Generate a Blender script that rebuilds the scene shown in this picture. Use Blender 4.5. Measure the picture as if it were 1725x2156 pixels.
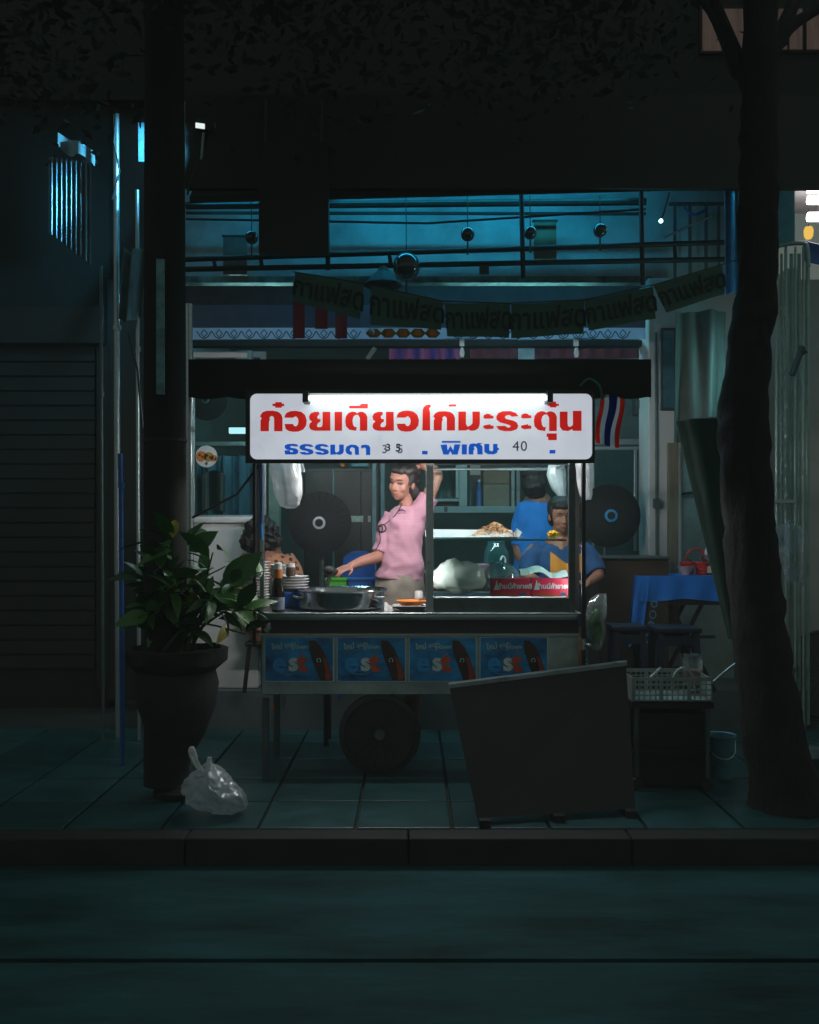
import bpy, bmesh, math, random
from mathutils import Vector, Matrix, noise
from mathutils.geometry import tessellate_polygon
R = math.radians
rnd = random.Random(7)
scene = bpy.context.scene
for o in list(bpy.data.objects): bpy.data.objects.remove(o)
COL = scene.collection

# ------------------------------------------------------------------ camera, sky, exposure
F, H = 2014.0, 1.37            # focal length in photo units (frame 1725 wide), eye height
cam_d = bpy.data.cameras.new('camera'); cam = bpy.data.objects.new('camera', cam_d); COL.objects.link(cam)
cam.location = (0, 0, H); cam.rotation_euler = (R(90), 0, 0)
cam_d.sensor_fit = 'HORIZONTAL'; cam_d.sensor_width = 36; cam_d.lens = 36*F/1725
cam_d.shift_y = 42/1725; cam_d.clip_start = .05; cam_d.clip_end = 400
scene.camera = cam
scene.render.engine = 'CYCLES'
scene.cycles.use_denoising = True
scene.cycles.max_bounces = 7; scene.cycles.diffuse_bounces = 2; scene.cycles.glossy_bounces = 3
scene.cycles.transparent_max_bounces = 12; scene.cycles.transmission_bounces = 5
scene.cycles.caustics_reflective = False; scene.cycles.caustics_refractive = False
scene.cycles.sample_clamp_indirect = 3; scene.cycles.volume_bounces = 0
vs = scene.view_settings
scene.display_settings.display_device = 'sRGB'
vs.view_transform = 'Standard'; vs.look = 'None'; vs.exposure = 0; vs.gamma = 1
W = bpy.data.worlds.new('World'); scene.world = W; W.use_nodes = True     # overcast city night: even skyglow
bg = W.node_tree.nodes['Background']; bg.inputs[0].default_value = (.82, 1, .88, 1); bg.inputs[1].default_value = .135

# ------------------------------------------------------------------ helpers
def U(px, py, D): return Vector(((px-862.5)*D/F, D, H-(py-1120)*D/F))
def S(D): return D/F
GZ = 0.0
def mat(name, rgb, rough=.6, metal=0, var=.25, scale=9, bump=.08, emit=None, es=0, spec=None, trans=0, alpha=None, coat=0, detail=6, stretch=None):
    m = bpy.data.materials.new(name); m.use_nodes = True; nt = m.node_tree; b = nt.nodes['Principled BSDF']
    b.inputs['Roughness'].default_value = rough; b.inputs['Metallic'].default_value = metal
    c = (*rgb, 1)
    tc = nt.nodes.new('ShaderNodeTexCoord'); n = nt.nodes.new('ShaderNodeTexNoise')
    n.inputs['Scale'].default_value = scale; n.inputs['Detail'].default_value = detail; n.inputs['Roughness'].default_value = .62
    if stretch:
        mp = nt.nodes.new('ShaderNodeMapping'); mp.inputs['Scale'].default_value = stretch
        nt.links.new(tc.outputs['Object'], mp.inputs['Vector']); nt.links.new(mp.outputs[0], n.inputs['Vector'])
    else: nt.links.new(tc.outputs['Object'], n.inputs['Vector'])
    r = nt.nodes.new('ShaderNodeValToRGB'); r.color_ramp.elements[0].position = .3; r.color_ramp.elements[1].position = .7
    r.color_ramp.elements[0].color = (*[x*(1-var) for x in rgb], 1); r.color_ramp.elements[1].color = (*[min(1, x*(1+var)) for x in rgb], 1)
    nt.links.new(n.outputs['Fac'], r.inputs[0]); nt.links.new(r.outputs[0], b.inputs['Base Color'])
    rm = nt.nodes.new('ShaderNodeMapRange'); rm.inputs[3].default_value = max(0, rough-.12); rm.inputs[4].default_value = min(1, rough+.12)
    nt.links.new(n.outputs['Fac'], rm.inputs[0]); nt.links.new(rm.outputs[0], b.inputs['Roughness'])
    if bump:
        bp = nt.nodes.new('ShaderNodeBump'); bp.inputs['Strength'].default_value = bump; bp.inputs['Distance'].default_value = .02
        nt.links.new(n.outputs['Fac'], bp.inputs['Height']); nt.links.new(bp.outputs[0], b.inputs['Normal'])
    if emit: b.inputs['Emission Color'].default_value = (*emit, 1); b.inputs['Emission Strength'].default_value = es
    if spec is not None: b.inputs['Specular IOR Level'].default_value = spec
    if trans: b.inputs['Transmission Weight'].default_value = trans
    if alpha is not None: b.inputs['Alpha'].default_value = alpha
    if coat: b.inputs['Coat Weight'].default_value = coat
    m['ramp'] = r.name
    return m
def lamp_mat(name, rgb, s):
    m = bpy.data.materials.new(name); m.use_nodes = True; nt = m.node_tree; nt.nodes.clear()
    e = nt.nodes.new('ShaderNodeEmission'); e.inputs[0].default_value = (*rgb, 1); e.inputs[1].default_value = s
    o = nt.nodes.new('ShaderNodeOutputMaterial'); nt.links.new(e.outputs[0], o.inputs[0]); return m
def glass_mat(name, tint=(.85, .95, .95), refl=.12, body=None, bodyw=0, tl=.45):
    m = bpy.data.materials.new(name); m.use_nodes = True; nt = m.node_tree; nt.nodes.clear()
    t = nt.nodes.new('ShaderNodeBsdfTransparent'); t.inputs[0].default_value = (*tint, 1)
    g = nt.nodes.new('ShaderNodeBsdfGlossy'); g.inputs['Roughness'].default_value = .08; g.inputs[0].default_value = (.9, 1, 1, 1)
    fr = nt.nodes.new('ShaderNodeLayerWeight'); fr.inputs[0].default_value = refl
    mx = nt.nodes.new('ShaderNodeMixShader'); nt.links.new(fr.outputs['Facing'], mx.inputs[0])
    nt.links.new(t.outputs[0], mx.inputs[1]); nt.links.new(g.outputs[0], mx.inputs[2]); out = mx
    if body:
        d = nt.nodes.new('ShaderNodeBsdfDiffuse'); d.inputs[0].default_value = (*body, 1)
        tr = nt.nodes.new('ShaderNodeBsdfTranslucent'); tr.inputs[0].default_value = (*body, 1)
        ad = nt.nodes.new('ShaderNodeMixShader'); ad.inputs[0].default_value = tl
        nt.links.new(d.outputs[0], ad.inputs[1]); nt.links.new(tr.outputs[0], ad.inputs[2])
        m2 = nt.nodes.new('ShaderNodeMixShader')
        n = nt.nodes.new('ShaderNodeTexNoise'); n.inputs['Scale'].default_value = 9; n.inputs['Detail'].default_value = 5
        tc = nt.nodes.new('ShaderNodeTexCoord'); nt.links.new(tc.outputs['Object'], n.inputs['Vector'])
        mr = nt.nodes.new('ShaderNodeMapRange'); mr.inputs[1].default_value = .3; mr.inputs[2].default_value = .7
        mr.inputs[3].default_value = max(0, bodyw-.25); mr.inputs[4].default_value = min(1, bodyw+.2)
        nt.links.new(n.outputs['Fac'], mr.inputs[0]); nt.links.new(mr.outputs[0], m2.inputs[0])
        nt.links.new(mx.outputs[0], m2.inputs[1]); nt.links.new(ad.outputs[0], m2.inputs[2]); out = m2
    o = nt.nodes.new('ShaderNodeOutputMaterial'); nt.links.new(out.outputs[0], o.inputs[0]); return m

def world_loc(o):
    v = Vector((0, 0, 0))
    while o is not None: v += o.location; o = o.parent
    return v
def tag(o, label=None, cat=None, group=None, kind=None):
    if label: o['label'] = label
    if cat: o['category'] = cat
    if group: o['group'] = group
    if kind: o['kind'] = kind
    return o
def thing(name, label, cat, loc=(0, 0, 0), group=None):
    o = bpy.data.objects.new(name, None); COL.objects.link(o); o.location = loc; o.empty_display_size = .1
    return tag(o, label, cat, group)
def copy_tree(o, parent=None):
    c = o.copy(); COL.objects.link(c)
    if parent is not None: c.parent = parent
    for ch in [x for x in bpy.data.objects if x.parent == o]: copy_tree(ch, c)
    return c
def copy_at(o, loc, rz=0, label=None, sc=1):
    c = copy_tree(o); c.location = loc; c.rotation_euler.z = rz; c.scale = (sc, sc, sc)
    if label: c['label'] = label
    return c

class MB:
    """collects vertices and faces in world space"""
    def __init__(s): s.v = []; s.f = []; s.mi = []; s.cur = 0
    def add(s, vs, fs):
        n = len(s.v); s.v += [Vector(v) for v in vs]; s.f += [tuple(i+n for i in f) for f in fs]; s.mi += [s.cur]*len(fs); return s
    def hexa(s, p):          # p: 8 points, bottom 4 then top 4
        return s.add(p, [(3, 2, 1, 0), (4, 5, 6, 7), (0, 1, 5, 4), (1, 2, 6, 5), (2, 3, 7, 6), (3, 0, 4, 7)])
    def box(s, c, d, rot=None, bev=0):
        c = Vector(c); hx, hy, hz = d[0]/2, d[1]/2, d[2]/2
        if bev and min(d) > 2.5*bev:
            bm = bmesh.new(); bmesh.ops.create_cube(bm, size=1)
            for v in bm.verts: v.co = Vector((v.co.x*d[0], v.co.y*d[1], v.co.z*d[2]))
            bmesh.ops.bevel(bm, geom=bm.edges[:], offset=bev, segments=2, affect='EDGES', profile=.5)
            vs = [v.co.copy() for v in bm.verts]; bm.verts.index_update(); fs = [[v.index for v in f.verts] for f in bm.faces]; bm.free()
        else:
            vs = [Vector((x, y, z)) for z in (-hz, hz) for x, y in ((-hx, -hy), (hx, -hy), (hx, hy), (-hx, hy))]
            fs = [(3, 2, 1, 0), (4, 5, 6, 7), (0, 1, 5, 4), (1, 2, 6, 5), (2, 3, 7, 6), (3, 0, 4, 7)]
        if rot is not None: vs = [rot @ v for v in vs]
        return s.add([v+c for v in vs], fs)
    def pbox(s, x0, y0, x1, y1, D, depth, bev=0):      # front face spans photo units at distance D
        a = U(x0, y1, D); b = U(x1, y0, D)
        return s.box(((a.x+b.x)/2, D+depth/2, (a.z+b.z)/2), (b.x-a.x, depth, b.z-a.z), None, bev)
    def tube(s, pts, r, n=8, cap=True, flat=None):
        pts = [Vector(p) for p in pts]; rs = r if isinstance(r, (list, tuple)) else [r]*len(pts)
        vs = []; prev = None
        for i, p in enumerate(pts):
            t = (pts[min(i+1, len(pts)-1)]-pts[max(i-1, 0)]).normalized()
            if prev is None: a = t.orthogonal().normalized()
            else:
                a = prev - t*prev.dot(t)
                a = a.normalized() if a.length > 1e-6 else t.orthogonal().normalized()
            prev = a; b = t.cross(a)
            for k in range(n):
                an = 2*math.pi*k/n; vs.append(p+(a*math.cos(an)+b*math.sin(an))*rs[i])
        fs = [(i*n+k, i*n+(k+1) % n, (i+1)*n+(k+1) % n, (i+1)*n+k) for i in range(len(pts)-1) for k in range(n)]
        if cap: fs += [tuple(reversed(range(n))), tuple((len(pts)-1)*n+k for k in range(n))]
        return s.add(vs, fs)
    def lathe(s, prof, c, n=28, axis=None, a0=0, squash=(1, 1)):      # prof: (r, z)
        c = Vector(c); vs = []
        for r, z in prof:
            for k in range(n):
                an = 2*math.pi*k/n+a0; v = Vector((r*math.cos(an)*squash[0], r*math.sin(an)*squash[1], z))
                if axis is not None: v = axis @ v
                vs.append(c+v)
        m = len(prof)
        fs = [(i*n+k, i*n+(k+1) % n, (i+1)*n+(k+1) % n, (i+1)*n+k) for i in range(m-1) for k in range(n)]
        if prof[0][0] > 1e-5: fs.append(tuple(reversed(range(n))))
        if prof[-1][0] > 1e-5: fs.append(tuple((m-1)*n+k for k in range(n)))
        return s.add(vs, fs)
    def ball(s, c, r, n=12, m=8):
        rr = r if isinstance(r, (tuple, list)) else (r, r, r); c = Vector(c); vs = []
        for i in range(m+1):
            th = math.pi*i/m
            for k in range(n):
                a = 2*math.pi*k/n; vs.append(c+Vector((rr[0]*math.sin(th)*math.cos(a), rr[1]*math.sin(th)*math.sin(a), rr[2]*math.cos(th))))
        return s.add(vs, [(i*n+k, (i+1)*n+k, (i+1)*n+(k+1) % n, i*n+(k+1) % n) for i in range(m) for k in range(n)])
    def sheet(s, fn, nu, nv, th=0):
        P = [[Vector(fn(i/nu, j/nv)) for j in range(nv+1)] for i in range(nu+1)]
        vs = [p for row in P for p in row]; w = nv+1
        fs = [(i*w+j, (i+1)*w+j, (i+1)*w+j+1, i*w+j+1) for i in range(nu) for j in range(nv)]
        if th:
            n0 = len(vs); back = []
            for i in range(nu+1):
                for j in range(nv+1):
                    du = P[min(i+1, nu)][j]-P[max(i-1, 0)][j]; dv = P[i][min(j+1, nv)]-P[i][max(j-1, 0)]
                    nn = du.cross(dv); nn = nn.normalized() if nn.length > 1e-9 else Vector((0, 1, 0))
                    back.append(P[i][j]+nn*th)
            vs += back; fs += [tuple(n0+k for k in reversed(f)) for f in fs[:]]
            rim = [i*w for i in range(nu+1)] + [nu*w+j for j in range(1, nv+1)] + [i*w+nv for i in range(nu-1, -1, -1)] + [j for j in range(nv-1, 0, -1)]
            fs += [(rim[k], rim[(k+1) % len(rim)], n0+rim[(k+1) % len(rim)], n0+rim[k]) for k in range(len(rim))]
        return s.add(vs, fs)
    def poly(s, pts2, to3, th):                       # filled outline with thickness; to3(x, y, d)
        tri = tessellate_polygon([[Vector((p[0], p[1], 0)) for p in pts2]]); n = len(pts2)
        vs = [to3(p[0], p[1], 0) for p in pts2]+[to3(p[0], p[1], th) for p in pts2]
        fs = [tuple(t) for t in tri]+[tuple(i+n for i in reversed(t)) for t in tri]+[(i, (i+1) % n, n+(i+1) % n, n+i) for i in range(n)]
        return s.add(vs, fs)
    def build(s, name, m, parent=None, label=None, cat=None, group=None, kind=None, smooth=None, base=None):
        me = bpy.data.meshes.new(name)
        if parent is not None: org = world_loc(parent)
        elif base is not None: org = Vector(base)
        elif kind in ('structure', 'stuff'): org = Vector((0, 0, 0))
        else:
            xs = [v.x for v in s.v]; ys = [v.y for v in s.v]
            org = Vector(((min(xs)+max(xs))/2, (min(ys)+max(ys))/2, min(v.z for v in s.v)))
        me.from_pydata([v-org for v in s.v], [], s.f)
        mats = m if isinstance(m, (list, tuple)) else [m]
        for x in mats: me.materials.append(x)
        if len(mats) > 1: me.polygons.foreach_set('material_index', s.mi)
        bm = bmesh.new(); bm.from_mesh(me); bmesh.ops.remove_doubles(bm, verts=bm.verts, dist=1e-6)
        bmesh.ops.recalc_face_normals(bm, faces=bm.faces); bm.to_mesh(me); bm.free()
        if smooth is not None:
            me.polygons.foreach_set('use_smooth', [True]*len(me.polygons)); me.update()
            try: me.set_sharp_from_angle(angle=R(smooth))
            except Exception: pass
        o = bpy.data.objects.new(name, me); COL.objects.link(o)
        if parent is not None: o.parent = parent
        else: o.location = org
        return tag(o, label, cat, group, kind)
def text(body, size, to3, m, parent, name='lettering', bold=0, th=.0015, align='CENTER', shear=0, space=1, label=None):
    """built-in font outlines turned into thin raised letters; to3(x, y, d) places them"""
    cu = bpy.data.curves.new('t', 'FONT'); cu.body = body; cu.size = size; cu.align_x = align; cu.align_y = 'CENTER'
    cu.offset = bold; cu.shear = shear; cu.space_character = space; cu.resolution_u = 3; cu.extrude = th/2
    ob = bpy.data.objects.new('t', cu); COL.objects.link(ob)
    dg = bpy.context.evaluated_depsgraph_get(); me = bpy.data.meshes.new_from_object(ob.evaluated_get(dg), depsgraph=dg)
    bpy.data.objects.remove(ob)
    org = world_loc(parent)
    for v in me.vertices: v.co = Vector(to3(v.co.x, v.co.y, v.co.z+th/2))-org
    me.materials.clear(); me.materials.append(m)
    o = bpy.data.objects.new(name, me); COL.objects.link(o); o.parent = parent; me.name = name
    return tag(o, label)
def front(D, cx, cz):            # placer for lettering on a face that looks at the street
    return lambda x, y, d: Vector((cx+x, D-.002-d, cz+y))
def voxel(mb, vox, smooth_it=4):
    """one continuous skin from overlapping pieces"""
    me = bpy.data.meshes.new('tmp'); me.from_pydata(mb.v, [], mb.f); ob = bpy.data.objects.new('tmp', me); COL.objects.link(ob)
    bm = bmesh.new(); bm.from_mesh(me); bmesh.ops.remove_doubles(bm, verts=bm.verts, dist=1e-6); bmesh.ops.recalc_face_normals(bm, faces=bm.faces); bm.to_mesh(me); bm.free()
    r = ob.modifiers.new('r', 'REMESH'); r.mode = 'VOXEL'; r.voxel_size = vox
    if smooth_it: q = ob.modifiers.new('s', 'SMOOTH'); q.iterations = smooth_it; q.factor = .5
    dg = bpy.context.evaluated_depsgraph_get(); out = bpy.data.meshes.new_from_object(ob.evaluated_get(dg), depsgraph=dg)
    bpy.data.objects.remove(ob); return out
def link_mesh(name, me, mats, parent=None, loc=None, **kw):
    org = world_loc(parent) if parent is not None else Vector(loc)
    for v in me.vertices: v.co -= org
    idx = [p.material_index for p in me.polygons]; me.materials.clear()
    for m in mats: me.materials.append(m)
    me.polygons.foreach_set('material_index', idx)
    me.polygons.foreach_set('use_smooth', [True]*len(me.polygons)); me.name = name
    o = bpy.data.objects.new(name, me); COL.objects.link(o)
    if parent is not None: o.parent = parent
    else: o.location = org
    return tag(o, **kw)
def crumple(mb, amp, freq, seed=0):
    for v in mb.v:
        q = v*freq+Vector((seed*3.1, seed*1.7, seed))
        v += Vector((noise.noise(q), noise.noise(q+Vector((9, 2, 5))), noise.noise(q+Vector((3, 7, 1)))))*amp
    return mb

# ------------------------------------------------------------------ materials
m_asphalt = mat('asphalt', (.016, .062, .07), .85, var=.6, scale=2.2, bump=.5, detail=14, spec=.12, stretch=(.6, 2.2, 1))  # teal street lamp light is mixed into the asphalt's base colour
m_kerb = mat('kerb_concrete', (.014, .018, .017), .8, var=.5, scale=6, bump=.2)
m_tile = [mat('paving_tile_%d' % i, c, .42, var=.3, scale=7, bump=.12) for i, c in enumerate([(.017, .075, .084), (.024, .09, .098), (.012, .06, .068)])]
m_joint = mat('joint_dirt', (.03, .035, .03), .9)
m_floor = mat('shop_floor', (.1, .13, .13), .35, var=.2, scale=3)
m_dark = mat('dark_paint', (.01, .012, .01), .55, var=.3)
m_black = mat('black_plastic', (.03, .034, .032), .5)
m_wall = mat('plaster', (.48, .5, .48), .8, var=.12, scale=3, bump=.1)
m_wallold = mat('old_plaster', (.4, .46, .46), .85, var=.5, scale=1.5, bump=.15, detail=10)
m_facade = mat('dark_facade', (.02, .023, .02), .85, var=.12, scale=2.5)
m_wood = mat('weathered_wood', (.16, .14, .1), .7, var=.4, scale=4, stretch=(8, 8, .7))
m_steel = mat('brushed_steel', (.55, .6, .62), .32, 1, var=.12, scale=7, bump=.04, stretch=(1, 6, 9))
m_dsteel = mat('dull_steel', (.11, .15, .155), .45, .6, var=.25, scale=8, bump=.05)
m_alu = mat('aluminium', (.5, .55, .57), .4, .9, var=.1)
m_acrylic = mat('white_acrylic', (.5, .53, .52), .3, var=.09, scale=5, bump=0, emit=(.76, .78, .93), es=.62)
for m_ in (m_acrylic,):       # yellowed, dirty film on the panel dims its glow in patches
    r_ = m_.node_tree.nodes[m_['ramp']]; q_ = m_.node_tree.nodes.new('ShaderNodeMix'); q_.data_type = 'RGBA'; q_.blend_type = 'MULTIPLY'; q_.inputs['Factor'].default_value = 1; q_.inputs['B'].default_value = (1.5, 1.5, 1.75, 1)
    m_.node_tree.links.new(r_.outputs[0], q_.inputs['A']); m_.node_tree.links.new(q_.outputs['Result'], m_.node_tree.nodes['Principled BSDF'].inputs['Emission Color'])
m_red = mat('red_vinyl', (.72, .02, .012), .4, var=.08, bump=0, emit=(.9, .015, .01), es=.38)
m_blue = mat('blue_vinyl', (.01, .1, .5), .4, var=.08, bump=0, emit=(.005, .12, .75), es=.5)
m_num = mat('number_vinyl', (.03, .03, .06), .4, var=.1)
m_num2 = mat('old_number_vinyl', (.5, .42, .5), .4, var=.1)
m_white = mat('white_ceramic', (.8, .8, .8), .25, var=.05, bump=0)
m_paper = mat('white_paper', (.75, .76, .76), .7, var=.1)
m_plastic = glass_mat('thin_white_plastic', (.9, .95, .97), .35, (.8, .84, .86), .66)
m_clear = glass_mat('clear_plastic', (.88, .95, .95), .45, (.75, .8, .8), .22)
m_noodle = glass_mat('cloudy_plastic', (.9, .95, .95), .3, (.82, .82, .76), 1.1, .12)
m_glass = glass_mat('window_glass', (.82, .93, .93), .1)
m_green = mat('green_plastic', (.08, .4, .04), .4)
m_bluep = mat('blue_plastic', (.02, .12, .42), .4)
m_orange = mat('orange_plastic', (.75, .22, .03), .4)
m_redp = mat('red_plastic', (.65, .03, .035), .35)
m_skin = mat('skin', (.36, .17, .125), .48, var=.1, scale=14, bump=.02)
m_skin_d = mat('skin_tan', (.36, .16, .1), .5, var=.1, scale=14, bump=.02)
m_lip = mat('lips', (.27, .095, .075), .4, var=.1); m_eye = mat('eye_dark', (.03, .02, .02), .3); m_eyew = mat('eye_white', (.5, .45, .42), .3)
m_hair = mat('black_hair', (.012, .011, .011), .42, var=.4, scale=30, stretch=(4, 4, .6), bump=.4)
m_leafs = [mat('leaf_%d' % i, c, .38, var=.3, scale=12, bump=.05) for i, c in enumerate([(.045, .15, .035), (.065, .19, .04), (.035, .1, .03), (.3, .27, .03)])]
m_bark = mat('bark', (.01, .011, .0095), .9, var=.5, scale=22, bump=1, stretch=(1, 1, .35))
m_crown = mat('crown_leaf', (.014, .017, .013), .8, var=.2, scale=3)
m_concrete = mat('rough_concrete', (.018, .022, .018), .9, var=.5, scale=9, bump=.4)
# ------------------------------------------------------------------ ground
KD = 4.41                                   # kerb distance
o = MB()
o.box((0, (-16+3.308)/2, -.32), (60, 19.308, .4))         # road slab up to the long joint
o.box((0, (3.34+KD-.14)/2, -.32), (60, KD-.14-3.34, .4))   # road strip beside the gutter
o.build('road', m_asphalt, kind='structure')
MB().box((0, 4.5, -.6), (62, 42, .1)).build('ground', m_joint, kind='structure')
pav = MB().box((0, KD+10, -.07), (60, 20, .1)).build('pavement', m_joint, kind='structure')
kx = -4.0; i = 0
while kx < 4.2:
    MB().box((kx+.495, KD-.07, -.11), (.994, .138, .22), None, .008).build('kerb_stone', m_kerb, pav); kx += 1.0
tmesh = None; ts = .45
for r_ in range(5):
    for c_ in range(13):
        x = -3.0+(c_+.5)*ts+.05; y = KD+.004+(r_+.5)*ts
        ob = MB().box((x, y, -.02), (ts-.014, ts-.014, .046+rnd.uniform(-.004, .004)), None, .006)
        ob.build('paving_tile', m_tile[rnd.randrange(3)], pav)
# raised shop floor behind the cart
MB().box((.45, 6.62+3, .12), (4.6, 6, .3)).build('shop_floor', m_floor, kind='structure')

# ------------------------------------------------------------------ shophouse
bd = thing('shophouse', 'old teal lit shophouse with open ground floor behind the noodle cart', 'building', (0, 7.5, 0))
L, Rr = U(392, 0, 7.5).x, U(1372, 0, 7.5).x
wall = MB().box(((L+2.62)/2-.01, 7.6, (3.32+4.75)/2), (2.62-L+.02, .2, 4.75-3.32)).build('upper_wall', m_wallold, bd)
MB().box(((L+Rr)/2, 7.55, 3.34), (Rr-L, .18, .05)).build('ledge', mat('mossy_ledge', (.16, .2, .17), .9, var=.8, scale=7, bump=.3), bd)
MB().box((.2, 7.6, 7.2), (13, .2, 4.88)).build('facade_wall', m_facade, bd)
# dim windows high in the facade (top right), reddish curtains lit from inside
m_dim = mat('curtain', (.4, .25, .22), .8, var=.5, scale=5, emit=(.5, .3, .28), es=.045, stretch=(3, 1, .4))
for x0, y0, x1, y1 in ((1480, 18, 1566, 106), (1632, 18, 1690, 103), (1700, 18, 1790, 103)):
    w = MB().pbox(x0-6, y0-6, x1+6, y1+6, 7.47, .03).build('window_frame', m_dark, bd)
    MB().pbox(x0, y0, x1, y1, 7.455, .012).build('curtain_pane', m_dim, w)
    MB().pbox((x0+x1)/2-2, y0, (x0+x1)/2+2, y1, 7.44, .012).build('mullion', m_dark, w)
# ground floor side walls, back wall, ceiling
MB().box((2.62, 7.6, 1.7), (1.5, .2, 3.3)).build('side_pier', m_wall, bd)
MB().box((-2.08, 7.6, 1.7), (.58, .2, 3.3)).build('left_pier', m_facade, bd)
m_in = mat('inner_wall', (.1, .13, .125), .7, var=.2, scale=2)
MB().box((.05, 11.0, 1.7), (4.6, .1, 3.3)).build('back_wall', m_in, bd)
MB().box((-1.9, 9.3, 1.7), (.1, 3.2, 3.3)).build('party_wall', m_in, bd)
MB().box((2.05, 9.4, 1.7), (.1, 3.2, 3.3)).build('party_wall', m_in, bd)
MB().box((.05, 9.3, 3.28), (4.4, 3.3, .06)).build('ceiling', m_in, bd)
MB().pbox(392, 602, 1372, 642, 7.3, .12).build('lintel_beam', mat('brown_beam', (.1, .075, .075), .7), bd)
MB().pbox(392, 716, 1372, 728, 7.2, .1).build('lower_beam', m_dark, bd)
# neighbours: dark house on the left, lit shop on the right
nb = thing('neighbour_house', 'dark shuttered house front at the left behind the planter', 'building', (-4, 7.45, 0))
MB().box((-5.2, 7.7, 4.4), (5.65, .3, 9.6)).build('wall', mat('near_black_wall', (.01, .012, .01), .9, var=.4, scale=3), nb)  # wall colour darkened so the floodlight hardly shows on it
MB().box((-2.07, 7.72, 4.1), (.6, .2, 1.5)).build('upper_wall', m_dark, nb)
for k in range(22):
    MB().box((-3.35, 7.53, .35+k*.115), (1.75, .03, .1), None, .012).build('shutter_slat', m_dark, nb)
MB().box((-3.35, 7.5, 2.98), (1.95, .14, .28)).build('shutter_box', m_dark, nb)
for x in (-4.3, -2.4): MB().box((x, 7.52, 1.5), (.1, .06, 2.7)).build('shutter_rail', m_dark, nb)
ns = thing('neighbour_shop', 'pale lit shop at the right edge beyond the tall folding gate', 'building', (3.6, 7.6, 0))
MB().box((5.2, 8.7, 1.7), (4, .1, 3.4)).build('back_wall', mat('cream_wall', (.6, .62, .55), .8, var=.1), ns)
MB().box((3.02, 8.1, 1.75), (.08, 1.1, 3.4)).build('party_wall', m_wall, ns)
MB().box((5, 8.1, 4.35), (4, 1.4, .1)).build('ceiling', m_wall, ns)
MB().box((6.6, 7.6, 6.6), (5.9, .2, 4.4)).build('upper_wall', m_facade, ns)
MB().box((5, 8.1, .1), (4, 1.4, .3)).build('floor_step', m_floor, ns)
m_pan = lamp_mat('tube_white_pink', (1, .88, .92), 14)
for y0, y1 in ((389, 408), (411, 431), (446, 467)):
    lp = thing('ceiling_tube_light', 'bright short tube light in the shop at the right edge, '+{389: 'topmost', 411: 'middle', 446: 'lowest'}[y0]+' of three', 'lamp', U(1735, y1, 8.0), 'tube lights in the right hand shop')
    a, b = U(1702, (y0+y1)/2, 8.0), U(1800, (y0+y1)/2, 8.0)
    MB().tube([a, b], (y1-y0)/2*S(8.0)*.9, 12).build('tube', m_pan, lp, smooth=40)
    MB().box((b.x+.02, 8.0, b.z), (.05, .06, .09)).build('end_cap', m_dark, lp)
lp = thing('amber_lantern', 'small amber lantern glowing below the three tube lights', 'lamp', U(1703, 503, 8.0))
MB().lathe([(.02, 0), (.035, .02), (.04, .07), (.03, .1), (.01, .105)], U(1703, 503, 8.0), 14).build('shade', lamp_mat('amber_glow', (1, .62, .12), .9), lp, smooth=50)
MB().tube([U(1703, 478, 8.0), U(1703, 440, 8.0)], .004, 6).build('cord', m_dark, lp)
sh = thing('wall_shelf', 'orange edged shelf with a white box on the cream wall at the right edge', 'shelf', U(1716, 690, 8.6))
MB().box(U(1760, 683, 8.5), (.4, .2, .05)).build('board', m_orange, sh); MB().box(U(1760, 695, 8.55), (.36, .1, .02)).build('bracket', m_white, sh)
MB().box(U(1706, 662, 8.5), (.07, .1, .1), None, .004).build('paper_box', m_paper, label='small white box standing on the orange edged shelf', cat='box')
MB().ball(U(1722, 795, 8.3), (.035, .02, .03)).build('wall_hook', m_black, label='dark round hook on the cream wall at the right edge', cat='hook')
MB().sheet(lambda u, v: U(1695+u*60, 506+v*40+10*math.sin(u*2), 7.9)+Vector((0, .05*math.sin(v*3), 0)), 8, 6, .01).build('blue_basin', m_bluep, label='blue plastic dish on its side under the amber lantern', cat='dish', smooth=60)

# awning over the shop front: dark soffit with front lip
aw = thing('shop_awning', 'dark wide awning over the upper wall of the shophouse', 'awning', (0, 7.4, 4.3))
p0, p1 = U(385, 428, 6.35), U(1372, 398, 6.35)
def slab(a, b, back_z, th):
    m = MB(); m.hexa([a, b, Vector((b.x+.15, 7.48, back_z)), Vector((a.x-.02, 7.48, back_z)), a+Vector((0, 0, th)), b+Vector((0, 0, th)), Vector((b.x+.15, 7.48, back_z+th)), Vector((a.x-.02, 7.48, back_z+th))]); return m
slab(Vector((-1.46, 6.35, p0.z)), Vector((2.9, 6.35, p1.z+.02)), 4.45, .05).build('sheet', m_dark, aw)
MB().box((.72, 6.33, p1.z+.3), (4.4, .05, .62)).build('valance', m_dark, aw)
for x in (-1.7, -.6, .5, 1.6):
    MB().tube([(x, 6.4, p1.z+.02), (x, 7.45, 4.4)], .02, 6).build('rafter', m_dark, aw)
MB().tube([U(392, 433, 6.9), U(1360, 424, 6.9)], .028, 8).build('cross_pipe', m_dark, aw); MB().tube([U(392, 461, 7.0), U(900, 470, 7.0), U(1360, 440, 7.0)], .008, 6).build('cable', m_black, aw)
MB().tube([U(392, 448, 7.1), U(1360, 450, 7.1)], .012, 6).build('cross_pipe', m_dark, aw)
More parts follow.
